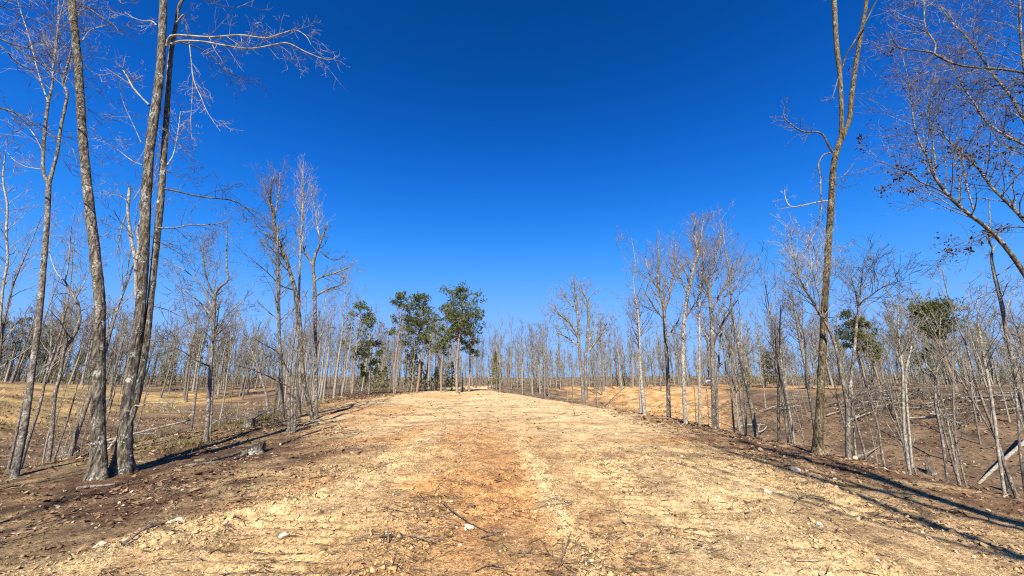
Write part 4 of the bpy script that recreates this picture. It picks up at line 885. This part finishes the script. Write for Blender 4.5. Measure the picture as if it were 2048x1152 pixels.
# deep woods beyond: one mass
T = Tubes(); rg = random.Random(5)
for i in range(730):
    a = rg.uniform(-1.7, 1.7); Yd = rg.uniform(88, 150) * (1 - .24 * float(sm((a - .42) / .3)) - .22 * float(sm((-a - .5) / .35)))
    x = a * Yd; z = Hs(x, Yd); h = rg.uniform(8, 14.5); p = Vector((x, Yd, z - .2)); tp = p + Vector((rg.gauss(0, .5), rg.gauss(0, .5), h)); r = rg.uniform(.08, .2)
    md = p.lerp(tp, .5) + rv(rg) * .2
    T.add([p, md, tp], [r * 1.2, r * .75, .02], 4)
    for j in range(24):
        u = rg.uniform(.3, .97); q = md.lerp(tp, (u - .5) * 2) if u > .5 else p.lerp(md, u * 2); d = tilt(Vector((0, 0, 1)), rad(rg.uniform(20, 60)), rg); L = h * .24 * (1.3 - u) * rg.uniform(.5, 1.2)
        e = q + d * L * .5; d2 = (d + rv(rg) * .25 + Vector((0, 0, .35))).normalized()
        T.add([q, e, e + d2 * L * .6], [.042, .034, .018], 3)
        d3 = tilt(d2, rad(35), rg); T.add([e, e + d3 * L * .5], [.030, .018], 3); d3 = tilt(d2, rad(45), rg); T.add([e, e + d3 * L * .4], [.028, .016], 3)
for i in range(1900):
    a = rg.uniform(-1.7, 1.7); Yd = rg.uniform(92, 140) * (1 - .24 * float(sm((a - .42) / .3)) - .22 * float(sm((-a - .5) / .35)))
    x = a * Yd; z = Hs(x, Yd); h = rg.uniform(2.5, 7); p = Vector((x, Yd, z - .1)); tp = p + Vector((rg.gauss(0, .6), rg.gauss(0, .6), h)); md = p.lerp(tp, .5) + rv(rg) * .2
    T.add([p, md, tp], [.06, .045, .02], 3)
    for j in range(5):
        q = md.lerp(tp, rg.random()) if j % 2 else p.lerp(md, rg.uniform(.3, 1)); d = tilt(Vector((0, 0, 1)), rad(rg.uniform(25, 70)), rg); T.add([q, q + d * h * rg.uniform(.15, .4)], [.04, .02], 3)
tag(obj('treeline', T.mesh('treeline', M['twig'])), 'hazy grey mass of bare woods far beyond the clearings', 'woods', kind='stuff')
# brushy undergrowth at the feet of the woods
T = Tubes(); rg = random.Random(6)
def scrub(n, f, hmax, r):
    for i in range(n):
        x, y = f(); z = Hs(x, y); h = hmax * rg.uniform(.3, 1); d = tilt(Vector((0, 0, 1)), rad(rg.uniform(0, 30)), rg)
        grow(T, Vector((x, y, z - .05)), d, h, r, 0, rg, (2,), up=.05, tip=r * .6, ang=40)
def around_px(x0, x1, y0, y1):
    def f():
        Yd = rg.uniform(y0, y1); px = rg.uniform(x0, x1); Yd *= 1 - (.22 * float(sm(((px - 1024) / 740 - .42) / .3)) + .22 * float(sm((-(px - 1024) / 740 - .5) / .35)) if y0 > 80 else 0); p, _ = P(px, 780, Yd); return p.x, Yd
    return f
scrub(330, around_px(560, 900, 44, 72), 2.2, .012); scrub(380, around_px(-100, 2150, 84, 105), 1.8, .022)
scrub(260, around_px(1240, 1500, 24, 50), 1.3, .008); scrub(300, around_px(0, 580, 15, 45), 1.2, .007); scrub(160, around_px(1000, 1240, 52, 75), 1.3, .012)
scrub(120, around_px(1500, 2048, 22, 50), 1.2, .007)
tag(obj('undergrowth', T.mesh('undergrowth', M['twig'])), 'leafless brown scrub at the feet of the woods and in the gullies', 'undergrowth', kind='stuff')

# ------------------------------------------------------------------ stumps and logs
def stump(label, px, py, r, h, seed, slope=(0, 0), roots=5, bm='oak', cutm='cutwood', group=None, fl2=.75):
    b_, ts = hit(px, py); r, h = r * ts / 740, h * ts / 740; rng = np.random.default_rng(seed); n, m = 28, 10
    th = np.arange(n) * 2 * math.pi / n; u = np.linspace(0, 1, m); ph = rng.uniform(0, 6.28)
    V = []
    for i in range(m):
        fl = math.exp(-u[i] * 5.5); rr = r * (1 + fl * (.3 + fl2 * np.maximum(0, np.cos(roots * th + ph)) ** 2) + .28 * (vn(th / 6.283 * 6, np.full(n, u[i] * 1.5), seed, 6) - .5) + .12 * (vn(th / 6.283 * 14, np.full(n, u[i] * 2), seed + 1, 14) - .5))
        x, y = rr * np.cos(th), rr * np.sin(th); z = u[i] * h * (1 + slope[0] * x / r + slope[1] * y / r) - .08 * (1 - u[i]) + (.25 * h * (rng.random(n) - .4) if i == m - 1 else 0)
        V.append(np.stack([x, y, z], -1))
    V = np.array(V); idx = np.arange(n * m).reshape(m, n); F = np.stack([idx[:-1], np.roll(idx[:-1], -1, 1), np.roll(idx[1:], -1, 1), idx[1:]], -1).reshape(-1, 4)
    root = tag(obj('stump', None, None, b_), label, 'stump', group); root.empty_display_size = .2
    obj('bark', mesh('stump_bark', V.reshape(-1, 3), F, M[bm]), root)
    top = V[-1] * np.array((.985, .985, 1)) - np.array((0, 0, .006)); inn = top.mean(0) * .35 + top * .65 + np.array((0, 0, .004)); c_ = top.mean(0)
    VV = np.concatenate([top, inn, [c_]]); k = np.arange(n); F1 = np.concatenate([np.stack([k, (k + 1) % n, n + (k + 1) % n], -1), np.stack([k, n + (k + 1) % n, n + k], -1), np.stack([n + k, n + (k + 1) % n, np.full(n, 2 * n)], -1)])
    obj('cut_face', mesh('stump_cut', VV, F1, M[cutm]), root)
    return root
stump('weathered leaning stump with one dark side, downhill of the sawn stump on the grassy bank', 506, 908, 18, 15, 3, slope=(.40, .30), roots=3, cutm='charred', fl2=1.6)
stump('sawn grey stump on the grassy bank at the foot of the thin clump', 497, 855, 10, 20, 4, slope=(-.1, .1), cutm='stick')
stump('low stump with a fresh pale cut face in the brush behind the oaks', 134, 912, 13, 16, 5, slope=(.1, -.22))
stump('small splintered stump below the pale double-stemmed tree', 1862, 948, 6, 17, 6, slope=(.5, .2), cutm='stick')
stump('thin splintered stub in the dirt beneath the foot of the pale fallen log', 2024, 985, 5, 20, 7, slope=(-.6, .2), cutm='charred')
stump('cut stump under the tall rounded pine', 926, 784, 4, 9, 8, cutm='cutwood')

def surf(x, y): 
    xa, ya = np.array([x]), np.array([y]); return float(H(xa, ya)[0] + micro(xa, ya, np.array([.03]))[0])
def log_obj(name, label, pts, rads, mat, cat, group=None, sides=9, ends=True, jit=.06, seed=0, side_twigs=0, twl=.3):
    rng = random.Random(seed); c0 = pts[0].copy(); Q, R = smooth_path(pts, rads, max(6, len(pts) * 2))
    Q = Q + np.random.default_rng(seed).normal(size=Q.shape) * np.array(R)[:, None] * jit; T = Tubes(); T.add([Vector(q) for q in Q], list(R), sides)
    if side_twigs: sprout(T, Q, R, side_twigs, .25, 1, twl, rng, (2,), 40, -.03, .15, tip=.002, rf=.6)
    o = obj(name, T.mesh(name, mat, c0), None, c0); tag(o, label, cat, group)
    if ends:
        for e, sgn in ((0, 1), (-1, -1)):
            k = 1 if e == 0 else -2; d = Vector(tuple(Q[e] - Q[k])).normalized(); u_ = d.orthogonal().normalized(); w_ = d.cross(u_); c_ = Vector(tuple(Q[e])) - c0 + d * .004
            V = [c_ + d * .01] + [c_ + (u_ * math.cos(a) + w_ * math.sin(a)) * R[e] * .98 for a in np.arange(8) * math.pi / 4]
            obj('cut_end', mesh('cut_end', [tuple(v) for v in V], [[0, 1 + i, 1 + (i + 1) % 8] for i in range(8)], M['cutwood'], False), o)
    return o
b_, tl_ = hit(1957, 968); e1, _ = P(2050, 884, b_.y + .3); e2, _ = P(2120, 818, b_.y + .5)
log_obj('fallen_log', 'pale bare log slanting up from the ground across the young pole trees', [b_ + Vector((0, 0, -.03)), b_.lerp(e1, .5) + Vector((0, 0, .04)), e1, e2], [2.4 * tl_ / 740, 2.8 * tl_ / 740, 3.4 * tl_ / 740, 3.6 * tl_ / 740], M['pale'], 'log', seed=1)
def ground_log(name, label, pxs, r, mat, cat='log', group=None, lift=.6, seed=0, **kw):
    pts = []
    for q in pxs:
        p, _ = hit(q[0], q[1]); p.z = surf(p.x, p.y) + r * lift + (q[2] if len(q) > 2 else 0); pts.append(p)
    return log_obj(name, label, pts, [r * (1 - .35 * i / (len(pts) - 1)) for i in range(len(pts))], mat, cat, group, seed=seed, **kw)
ground_log('fallen_log', 'short pale log lying behind the low-forking grey tree', [(1712, 921), (1736, 908), (1760, 897, .1)], .05, M['pale'], seed=2)
ground_log('fallen_log', 'dark pole propped up slantwise beyond the double-stemmed tree', [(1208, 815), (1230, 801, .6), (1254, 789, 1.5)], .07, M['stick'], seed=3)
ground_log('fallen_log', 'long dark root-like branch trailing from the weathered leaning stump', [(388, 926), (425, 922), (460, 915), (494, 905, .05)], .045, M['stick'], seed=4)
ground_log('fallen_log', 'second grey branch lying just below the trailing dark branch', [(372, 934), (420, 929), (470, 921), (500, 908, .04)], .03, M['stick'], seed=5)
ground_log('fallen_log', 'pale stick lying flat in front of the two oaks', [(152, 981), (190, 977), (228, 972)], .032, M['log'], seed=6)
ground_log('fallen_log', 'thin pale pole fallen along the grassy bank between trunks', [(270, 895), (330, 883), (400, 872)], .03, M['log'], seed=7)
ground_log('fallen_log', 'pale branch lying across the sawn grey stump', [(500, 848, .12), (522, 838, .2), (542, 830, .3)], .04, M['log'], seed=8)
ground_log('fallen_log', 'dark branch half buried along the crest of the grassy bank', [(560, 892), (600, 876), (640, 862), (672, 852)], .03, M['stick'], seed=9)
ground_log('fallen_log', 'dark broken branch lying on the pale dirt at the bend', [(662, 828), (680, 822), (700, 818)], .05, M['stick'], seed=10)
rg = random.Random(12)
def heap(n, x0, x1, Y0, Y1, lens, rads, label, group, mats=('log', 'log', 'pale', 'stick')):
    for i in range(n):
        Yd = rg.uniform(Y0, Y1); p, _ = P(rg.uniform(x0, x1), 780, Yd); a = rg.gauss(0, .5) + (0 if rg.random() < .75 else 1.2); L = rg.uniform(*lens); r = rg.uniform(*rads)
        pts = [];
        for u in (-.5, 0, .5):
            x, y = p.x + math.cos(a) * L * u, Yd + math.sin(a) * L * u; pts.append(Vector((x, y, Hs(x, y) + r + rg.uniform(0, .5))))
        log_obj('felled_log', label, pts, [r, r * .85, r * .65], M[rg.choice(mats)], 'log', group, sides=6, ends=r > .06, seed=i)
heap(46, 1660, 1850, 38, 46, (1.8, 5.5), (.05, .10), 'felled pole in the brush heap below the layered narrow pine', 'felled poles in the brush heap')
heap(34, 1860, 2080, 32, 40, (1.8, 5), (.045, .09), 'felled pole strewn on the slope below the umbrella-topped pine', 'felled poles strewn on the slope')
heap(10, 1480, 1620, 40, 50, (1.5, 4), (.04, .08), 'felled pole lying beyond the olive-barked tree', 'felled poles beyond the olive-barked tree')
heap(22, 20, 330, 15, 24, (.8, 2.6), (.025, .06), 'grey pole lying in the brush behind the oaks', 'fallen poles behind the oaks')
heap(14, 440, 600, 20, 30, (.8, 2.2), (.02, .05), 'grey pole in the brush behind the sawn grey stump', 'fallen poles behind the sawn stump')
heap(10, 1050, 1145, 46, 54, (1, 2.5), (.03, .06), 'pole in the low brush heap on the cleared shoulder', 'poles on the cleared shoulder')
# tangled slash
T = Tubes(); rg = random.Random(13)
def tangle(n, x0, x1, Y0, Y1, hh, L, r):
    for i in range(n):
        Yd = rg.uniform(Y0, Y1); px = rg.uniform(x0, x1); p, _ = P(px, 780, Yd); z = Hs(p.x, Yd)
        bump = vn(np.array([px / 37.]), np.array([Yd / 2.]), 3)[0]
        q = Vector((p.x, Yd, z + rg.random() * hh * bump)); d = rv(rg); d.z = d.z * .35 + .1; d.normalize()
        grow(T, q, d, L * rg.uniform(.4, 1.2), r, 0, rg, (2,), up=.0, wig=.2, tip=r * .5)
tangle(330, 1670, 1850, 38, 46, 2.0, 1.9, .03); tangle(270, 1860, 2080, 32, 40, 1.5, 1.7, .026); tangle(160, 1480, 1640, 40, 50, .6, 1.4, .015)
tangle(260, 0, 340, 14, 24, .5, 1.0, .009); tangle(160, 430, 600, 19, 29, .6, 1.0, .01); tangle(150, 1040, 1150, 45, 53, .7, 1.2, .014); tangle(140, 600, 760, 34, 46, .5, 1.2, .012); tangle(120, 1190, 1300, 24, 36, .5, 1., .01)
tangle(120, 150, 420, 26, 40, .5, 1.3, .012)
tangle(330, 1400, 2120, 15, 40, .08, 1.3, .012); tangle(260, -60, 620, 13, 40, .08, 1.2, .011)
tag(obj('brush', T.mesh('brush', M['stick'])), 'tangled dead slash heaped in the gullies', 'brush', kind='stuff')

# ------------------------------------------------------------------ loose things on the dirt
rn = np.random.default_rng(21)
def wedge(n, r0, r1, a0=-60, a1=60, pw=1.):
    r = r0 * (r1 / r0) ** (rn.random(n) ** pw); a = np.radians(rn.uniform(a0, a1, n)); return r * np.sin(a), r * np.cos(a), r
OCT = np.array([(1, 0, 0), (-1, 0, 0), (0, 1, 0), (0, -1, 0), (0, 0, 1), (0, 0, -1)], float); OF = np.array([(0, 2, 4), (2, 1, 4), (1, 3, 4), (3, 0, 4), (2, 0, 5), (1, 2, 5), (3, 1, 5), (0, 3, 5)])
def crumbs(x, y, s, cmul):
    n = len(x); V = OCT[None] * (s[:, None, None] * rn.uniform(.55, 1.25, (n, 6, 1))) * np.array((1, 1, .75)); a = rn.uniform(0, 6.283, n); ca, sa = np.cos(a)[:, None], np.sin(a)[:, None]
    V = V + s[:, None, None] * rn.normal(size=(n, 6, 3)) * .22
    X_ = V[..., 0] * ca - V[..., 1] * sa; Y_ = V[..., 0] * sa + V[..., 1] * ca
    z = H(x, y) + micro(x, y, np.full(n, .03))
    V = np.stack([X_ + x[:, None], Y_ + y[:, None], V[..., 2] + (z + s * .25)[:, None]], -1)
    c_ = ground_col(x, y) * cmul[:, None]; 
    return V.reshape(-1, 3), (np.arange(n)[:, None, None] * 6 + OF[None]).reshape(-1, 3), np.repeat(np.clip(c_, 0, .8), 6, 0)
x, y, r = wedge(66000, 3.2, 24)
w = .07 + .75 * berm(x, y) + .8 * np.clip(fbm(x * .6, y * .6, 81, 3) * 4.2 - 1.9, 0, 1) * vn(x * 3, y * 3, 8)
xl, xr = edges(y); w = w * ((x > xl - 1) & (x < xr + 3))
k = rn.random(len(x)) < w; x, y, r = x[k], y[k], r[k]
s = .0065 * np.exp(rn.normal(0, .6, len(x))) * (1 + r / 14); s = np.minimum(s, .045)
V, F, C = crumbs(x, y, s, rn.uniform(.75, 1.15, len(x)))
tag(obj('clods', mesh('clods', V, F, M['clod'], False, C)), 'loose crumbled clods of clay scattered over the graded dirt', 'clods', kind='stuff')
# leaf litter and bark shreds
def litter(x, y, s, cols):
    n = len(x); a = rn.uniform(0, 6.283, n); tl = rn.normal(0, .35, (n, 2)); z = H(x, y) + micro(x, y, np.full(n, .03)) + .006
    d = np.stack([np.cos(a), np.sin(a), tl[:, 0]], -1); e = np.stack([-np.sin(a), np.cos(a), tl[:, 1]], -1); c0 = np.stack([x, y, z], -1); up = np.array((0, 0, 1.))
    s = s[:, None]; asp = rn.uniform(.25, .6, n)[:, None]
    V = np.stack([c0 - d * s, c0 + e * s * asp + up * s * .25, c0 + d * s, c0 - e * s * asp + up * s * .18], 1)
    return V.reshape(-1, 3), np.stack([np.arange(n) * 4 + k for k in (0, 1, 2, 3)], -1)[:, [0, 1, 2, 0, 2, 3]].reshape(-1, 3), np.repeat(cols, 4, 0)
x, y, r = wedge(190000, 3.4, 62, -64, 64)
xl, xr = edges(y); xbl = np.interp(y, [3, 5, 10, 14, 18, 24], [-4.9, -4.1, -3.5, -6.2, -9.8, -13]); xbr = np.interp(y, [3, 9, 15, 25, 40], [5.6, 4.9, 5.6, 5.8, 3])
nn = fbm(x * .8, y * .8, 33, 3)
w = np.clip(sm((xbl - x + 1.5) / 3.5) + sm((x - xbr + 1.2) / 3), 0, 1) * np.clip(.2 + 2.4 * (nn - .32), .05, 1) * np.where(r > 14, 1., .6) + .02
k = rn.random(len(x)) < w; x, y, r = x[k], y[k], r[k]
pal = np.array([(.24, .155, .09), (.16, .095, .05), (.09, .052, .03), (.36, .27, .18), (.20, .12, .062)]); cols = pal[rn.choice(5, len(x), p=[.28, .27, .17, .13, .15])] * rn.uniform(.7, 1.25, (len(x), 1))
V, F, C = litter(x, y, np.minimum(.0085 * np.exp(rn.normal(0, .45, len(x))) * (1 + r / 4), .17), cols)
tag(obj('leaf_litter', mesh('leaf_litter', V, F, M['litter'], False, C)), 'brown leaf litter and bark shreds on the gully edges', 'leaf litter', kind='stuff')
x, y, r = wedge(16000, 3.2, 30, -50, 50); xl, xr = edges(y); k = (x > xl) & (x < xr + 1) & (rn.random(len(x)) < .04 + np.clip(fbm(x * 1.1, y * 1.1, 133, 3) * 5 - 2.7, 0, 1)); x, y, r = x[k], y[k], r[k]; n = len(x)
a = rn.normal(0, .8, n); L_ = .022 * np.exp(rn.normal(0, .7, n)) * (1 + r / 12); wd = .002 + .0004 * r; z = H(x, y) + micro(x, y, np.full(n, .03)) + .012
d = np.stack([np.cos(a), np.sin(a), rn.normal(0, .18, n)], -1) * L_[:, None]; e = np.stack([-np.sin(a), np.cos(a), 0 * a], -1) * wd[:, None]; c0 = np.stack([x, y, z], -1); u3 = np.array((0, 0, 1.)) * wd[:, None]
V = np.stack([c0 - d - e, c0 - d + e, c0 - d + u3 * 1.6, c0 + d - e * .5, c0 + d + e * .5, c0 + d + u3], 1).reshape(-1, 3); f = np.array([(0, 1, 4), (0, 4, 3), (1, 2, 5), (1, 5, 4), (2, 0, 3), (2, 3, 5)])
C = np.repeat(np.array([(.06, .042, .028), (.11, .078, .05), (.20, .145, .09)])[rn.choice(3, n, p=[.5, .3, .2])], 6, 0)
tag(obj('bark_debris', mesh('bark_debris', V, (np.arange(n)[:, None, None] * 6 + f[None]).reshape(-1, 3), M['litter'], False, C)), 'dark splinters and shredded roots strewn over the graded dirt', 'debris', kind='stuff')
# low dry grass on the bank
x, y, r = wedge(75000, 7.5, 34, -58, -14); xl, xr = edges(y); dl = xl - x
w = sm((y - 8.5) / 2) * sm((dl - .1) / 1.2) * sm((8 - dl) / 4) * np.clip((fbm(x * .6, y * .6, 12, 3) - .36) * 4, 0, 1); k = rn.random(len(x)) < w; x, y = x[k], y[k]; n = len(x)
h = rn.uniform(.05, .22, n); a = rn.uniform(0, 6.283, n); z = H(x, y) - .01; wd = .003 + .0003 * np.hypot(x, y)
b0 = np.stack([x, y, z], -1); sd_ = np.stack([np.cos(a), np.sin(a), 0 * a], -1) * wd[:, None]; ln = np.stack([rn.normal(0, .4, n), rn.normal(0, .4, n), np.ones(n)], -1) * h[:, None]
V = np.stack([b0 - sd_, b0 + sd_, b0 + ln], 1).reshape(-1, 3); gc = np.array([(.12, .11, .035), (.19, .145, .06), (.075, .08, .025), (.22, .155, .085)])[rn.choice(4, n)] * rn.uniform(.8, 1.2, (n, 1))
tag(obj('grass', mesh('grass', V, np.arange(n * 3).reshape(-1, 3), M['grass'], False, np.repeat(gc, 3, 0))), 'low dry green-brown grass along the gully bank', 'grass', kind='stuff')

x, y, r = wedge(30000, 18, 75, -64, -20); xl, xr = edges(y); dl = xl - x; k = (dl > 12) & (rn.random(len(x)) < np.clip((fbm(x * .35, y * .35, 14, 3) - .34) * 3, 0, 1)); x, y = x[k], y[k]; n = len(x)
h = rn.uniform(.10, .40, n); a = rn.uniform(0, 6.283, n); b0 = np.stack([x, y, H(x, y) - .01], -1); sd_ = np.stack([np.cos(a), np.sin(a), 0 * a], -1) * (.012 + .0006 * np.hypot(x, y))[:, None]; ln = np.stack([rn.normal(0, .6, n), rn.normal(0, .6, n), np.ones(n)], -1) * h[:, None]
V = np.stack([b0 - sd_, b0 + sd_, b0 + ln], 1).reshape(-1, 3); gc = np.array([(.30, .22, .10), (.20, .145, .065), (.12, .08, .04), (.38, .29, .15)])[rn.choice(4, n)] * rn.uniform(.8, 1.2, (n, 1))
tag(obj('dead_grass', mesh('dead_grass', V, np.arange(n * 3).reshape(-1, 3), M['grass'], False, np.repeat(gc, 3, 0))), 'matted straw-coloured dead grass over the clearing behind the oaks', 'grass', kind='stuff')
# stones
import bmesh
def stone_mesh(seed):
    bm = bmesh.new(); bmesh.ops.create_icosphere(bm, subdivisions=2, radius=1); rs = random.Random(seed)
    cuts = [(rv(rs).normalized(), rs.uniform(.55, .85)) for _ in range(9)]
    for v in bm.verts:
        for nrm, dd in cuts:
            q = v.co.dot(nrm)
            if q > dd: v.co -= nrm * (q - dd)
        v.co += rv(rs) * .025; v.co.z *= .72
    me = bpy.data.meshes.new('stone'); bm.to_mesh(me); bm.free(); me.materials.append(M['stone']); return me
SM = [stone_mesh(i) for i in range(7)]; rg = random.Random(31)
def stone(px, py, rp, label, group=None):
    p, t_ = hit(px, py); o = obj('stone', SM[rg.randrange(7)], None, (p.x, p.y, surf(p.x, p.y) + rp * t_ / 740 * .25)); s = rp * t_ / 740
    o.scale = (s * rg.uniform(.85, 1.2), s * rg.uniform(.8, 1.1), s * rg.uniform(.7, 1.0)); o.rotation_euler = (rg.gauss(0, .25), rg.gauss(0, .25), rg.uniform(0, 6.28)); tag(o, label, 'stone', group)
for px, py, rp, lb in [(568, 1080, 11, 'pale rounded stone lying on the dirt where the brown mould gives way'), (938, 1062, 12, 'whitish angular stone on the orange strip beside a thin branch'), (1592, 944, 10, 'pale flat stone on the hump beside the long tree shadow'),
    (354, 1052, 12, 'flat tan stone at the end of the dark furrow in the brown mould'), (338, 1060, 8, 'smaller tan stone beside the flat one at the furrow end'), (1640, 1058, 8, 'angular stone alone among cleat marks towards the shadows'), (1535, 985, 9, 'dark-sided stone in the clods below the hump')]: stone(px, py, rp, lb)
for i in range(95):
    px = rg.uniform(150, 1950); py = rg.choice([rg.uniform(930, 1145), rg.uniform(860, 1145)])
    if px > 1500 and py < 880 + (px - 1500) * .25: continue
    if px < 700 and py < 900 + (700 - px) * .16: continue
    stone(px, py, rg.uniform(1.8, 4.2), 'small pale stone lying loose on the ' + mould(*hit(px, py)[0].xy), 'small loose stones on the dirt')

# sticks
def stick(label, pxs, r, seed, tw=3, twl=.25, mat='stick', group=None, name='stick'):
    rs = random.Random(seed); pts = []
    for q in pxs:
        p, _ = hit(q[0], q[1]); p.z = surf(p.x, p.y) + r * .8 + (q[2] if len(q) > 2 else .008); pts.append(p)
    return log_obj(name, label, pts, [r * (1 - .6 * i / (len(pts) - 1)) for i in range(len(pts))], M[mat], 'stick', group, sides=5, ends=False, jit=.4, seed=seed, side_twigs=tw, twl=twl)
for i, (pp, r, tw, lb) in enumerate([
    ([(884, 1018, .08), (905, 1030, .03), (935, 1048, .01), (975, 1068)], .010, 7, 'long thin dark branch on the orange strip by the whitish stone'),
    ([(1146, 1017, .05), (1115, 1013, .03), (1085, 1010), (1064, 1008)], .007, 4, 'spray of thin dark twigs across the pale windrow'),
    ([(1146, 1018, .04), (1115, 1021, .01), (1088, 1024), (1066, 1027)], .008, 3, 'thicker twig under the spray of twigs across the pale windrow'),
    ([(756, 1086), (800, 1084, .03), (845, 1090, .02), (872, 1093)], .010, 8, 'tangled dark root lying over the pale clods'),
    ([(884, 968, .03), (905, 972), (930, 968), (955, 968)], .008, 9, 'tangled bunch of rootlets at the top of the orange strip'),
    ([(868, 1000), (876, 985, .04), (890, 974, .02)], .008, 5, 'short curled root beside the tangled rootlets'),
    ([(960, 1082), (978, 1078), (998, 1073)], .007, 3, 'short stick below the whitish stone'),
    ([(862, 1092), (890, 1084, .02), (915, 1075)], .006, 2, 'thin twig between the tangled root and the orange strip'),
    ([(774, 1105, -.03), (775, 1098, .06), (771, 1085, .14)], .011, 0, 'short splinter of wood stuck upright in the dirt'),
    ([(1590, 1008), (1610, 1002, .05), (1640, 1000, .02), (1652, 1003)], .010, 9, 'reddish-brown spray of twigs on the hump towards the shadows'),
    ([(1150, 833, -.02), (1148, 822, .25), (1146, 812, .45)], .012, 4, 'dead weed stem standing alone on the pale dirt'),
    ([(242, 1104), (285, 1085), (325, 1068)], .018, 2, 'dark half-buried stick along the furrow in the brown mould'),
    ([(0, 1092), (55, 1080), (110, 1066)], .010, 2, 'long pale stick in the dark brown mould'),
    ([(616, 968), (640, 962, .02), (655, 956)], .012, 4, 'dark broken stick at the edge of the brown mould'),
    ([(735, 958), (765, 945, .03), (792, 934, .05)], .008, 3, 'thin grey twig on the pale dirt past the brown mould'),
    ([(950, 1152), (975, 1140), (1010, 1143)], .006, 2, 'short twig on the orange strip at the foot of the windrow'),
    ([(1118, 1140), (1135, 1105, .03), (1142, 1082)], .008, 4, 'forked twig lying along the pale windrow')]):
    stick(lb, pp, r, 400 + i, tw)
rg = random.Random(41)
for i in range(120):
    px = rg.uniform(60, 1950); py = rg.uniform(850, 1140)
    if px > 1450 and py < 880 + (px - 1450) * .26: continue
    if px < 700 and py < 900 + (700 - px) * .18: continue
    a = rg.gauss(0, .35); L = rg.uniform(12, 48) * (.4 + .6 * (py - 800) / 340)
    stick('thin broken twig lying loose on the ' + mould(*hit(px, py)[0].xy), [(px, py), (px + L * .5 * math.cos(a), py + L * .25 * math.sin(a) * .6 + rg.uniform(-2, 2)), (px + L * math.cos(a), py + L * .5 * math.sin(a) * .6)], rg.uniform(.003, .007), 500 + i, rg.choice([0, 1, 2, 4]), .14, group='small loose twigs on the dirt')

# ------------------------------------------------------------------ pickup parked far off in front of the treeline
p, _ = P(1421, 772, 84); tz = Hs(p.x, p.y)
truck = tag(obj('pickup_truck', None, None, (p.x, p.y, tz)), 'tiny silver pickup parked far off in front of the treeline', 'truck'); truck.rotation_euler = (0, 0, -math.atan2(p.x, p.y))
def box_mesh(name, secs, mat):
    """lofted box: list of (y, x half width bottom, x half width top, z0, z1)"""
    V = []; 
    for (yy, wb, wt, z0, z1) in secs: V += [(-wb, yy, z0), (wb, yy, z0), (wt, yy, z1), (-wt, yy, z1)]
    F = []
    for i in range(len(secs) - 1):
        for k in range(4): a = i * 4 + k; b2 = i * 4 + (k + 1) % 4; F.append([a, b2, b2 + 4, a + 4])
    n = len(secs) * 4; F.append([3, 2, 1, 0]); F.append([n - 4, n - 3, n - 2, n - 1])
    return mesh(name, V, F, mat, False)
obj('body', box_mesh('body', [(-2.6, .82, .80, .45, .95), (-2.4, .92, .88, .4, 1.08), (-1.0, .95, .92, .4, 1.12), (2.5, .95, .92, .4, 1.12), (2.7, .9, .88, .5, 1.05)], M['truck_paint']), truck)
obj('cab', box_mesh('cab', [(-1.0, .88, .86, 1.10, 1.16), (-.35, .86, .72, 1.10, 1.75), (.9, .86, .72, 1.10, 1.78), (1.1, .86, .78, 1.10, 1.3)], M['truck_paint']), truck)
obj('windscreen', mesh('windscreen', [(-.78, -.97, 1.2), (.78, -.97, 1.2), (.64, -.40, 1.72), (-.64, -.40, 1.72)], [[0, 1, 2, 3]], M['truck_glass'], False), truck)
obj('grille', box_mesh('grille', [(-2.63, .5, .5, .6, .88), (-2.5, .5, .5, .6, .88)], M['rubber']), truck)
for sx in (-1, 1):
    obj('headlight', box_mesh('headlight', [(-2.62, .14, .14, .72, .9), (-2.5, .14, .14, .72, .9)], M['lamp']), truck, (sx * .67, 0, 0))
    for yy in (-1.7, 1.6):
        T = Tubes(); T.add([Vector((-.12, 0, 0)), Vector((.12, 0, 0))], [.38, .38], 14); T.add([Vector((-.125, 0, 0)), Vector((-.124, 0, 0))], [.38, .02], 14); T.add([Vector((.125, 0, 0)), Vector((.124, 0, 0))], [.38, .02], 14)
        obj('wheel', T.mesh('wheel', M['rubber']), truck, (sx * .84, yy, .37))
for o in scene.objects:
    if o.name.startswith('twigs'): o['kind'] = 'stuff'
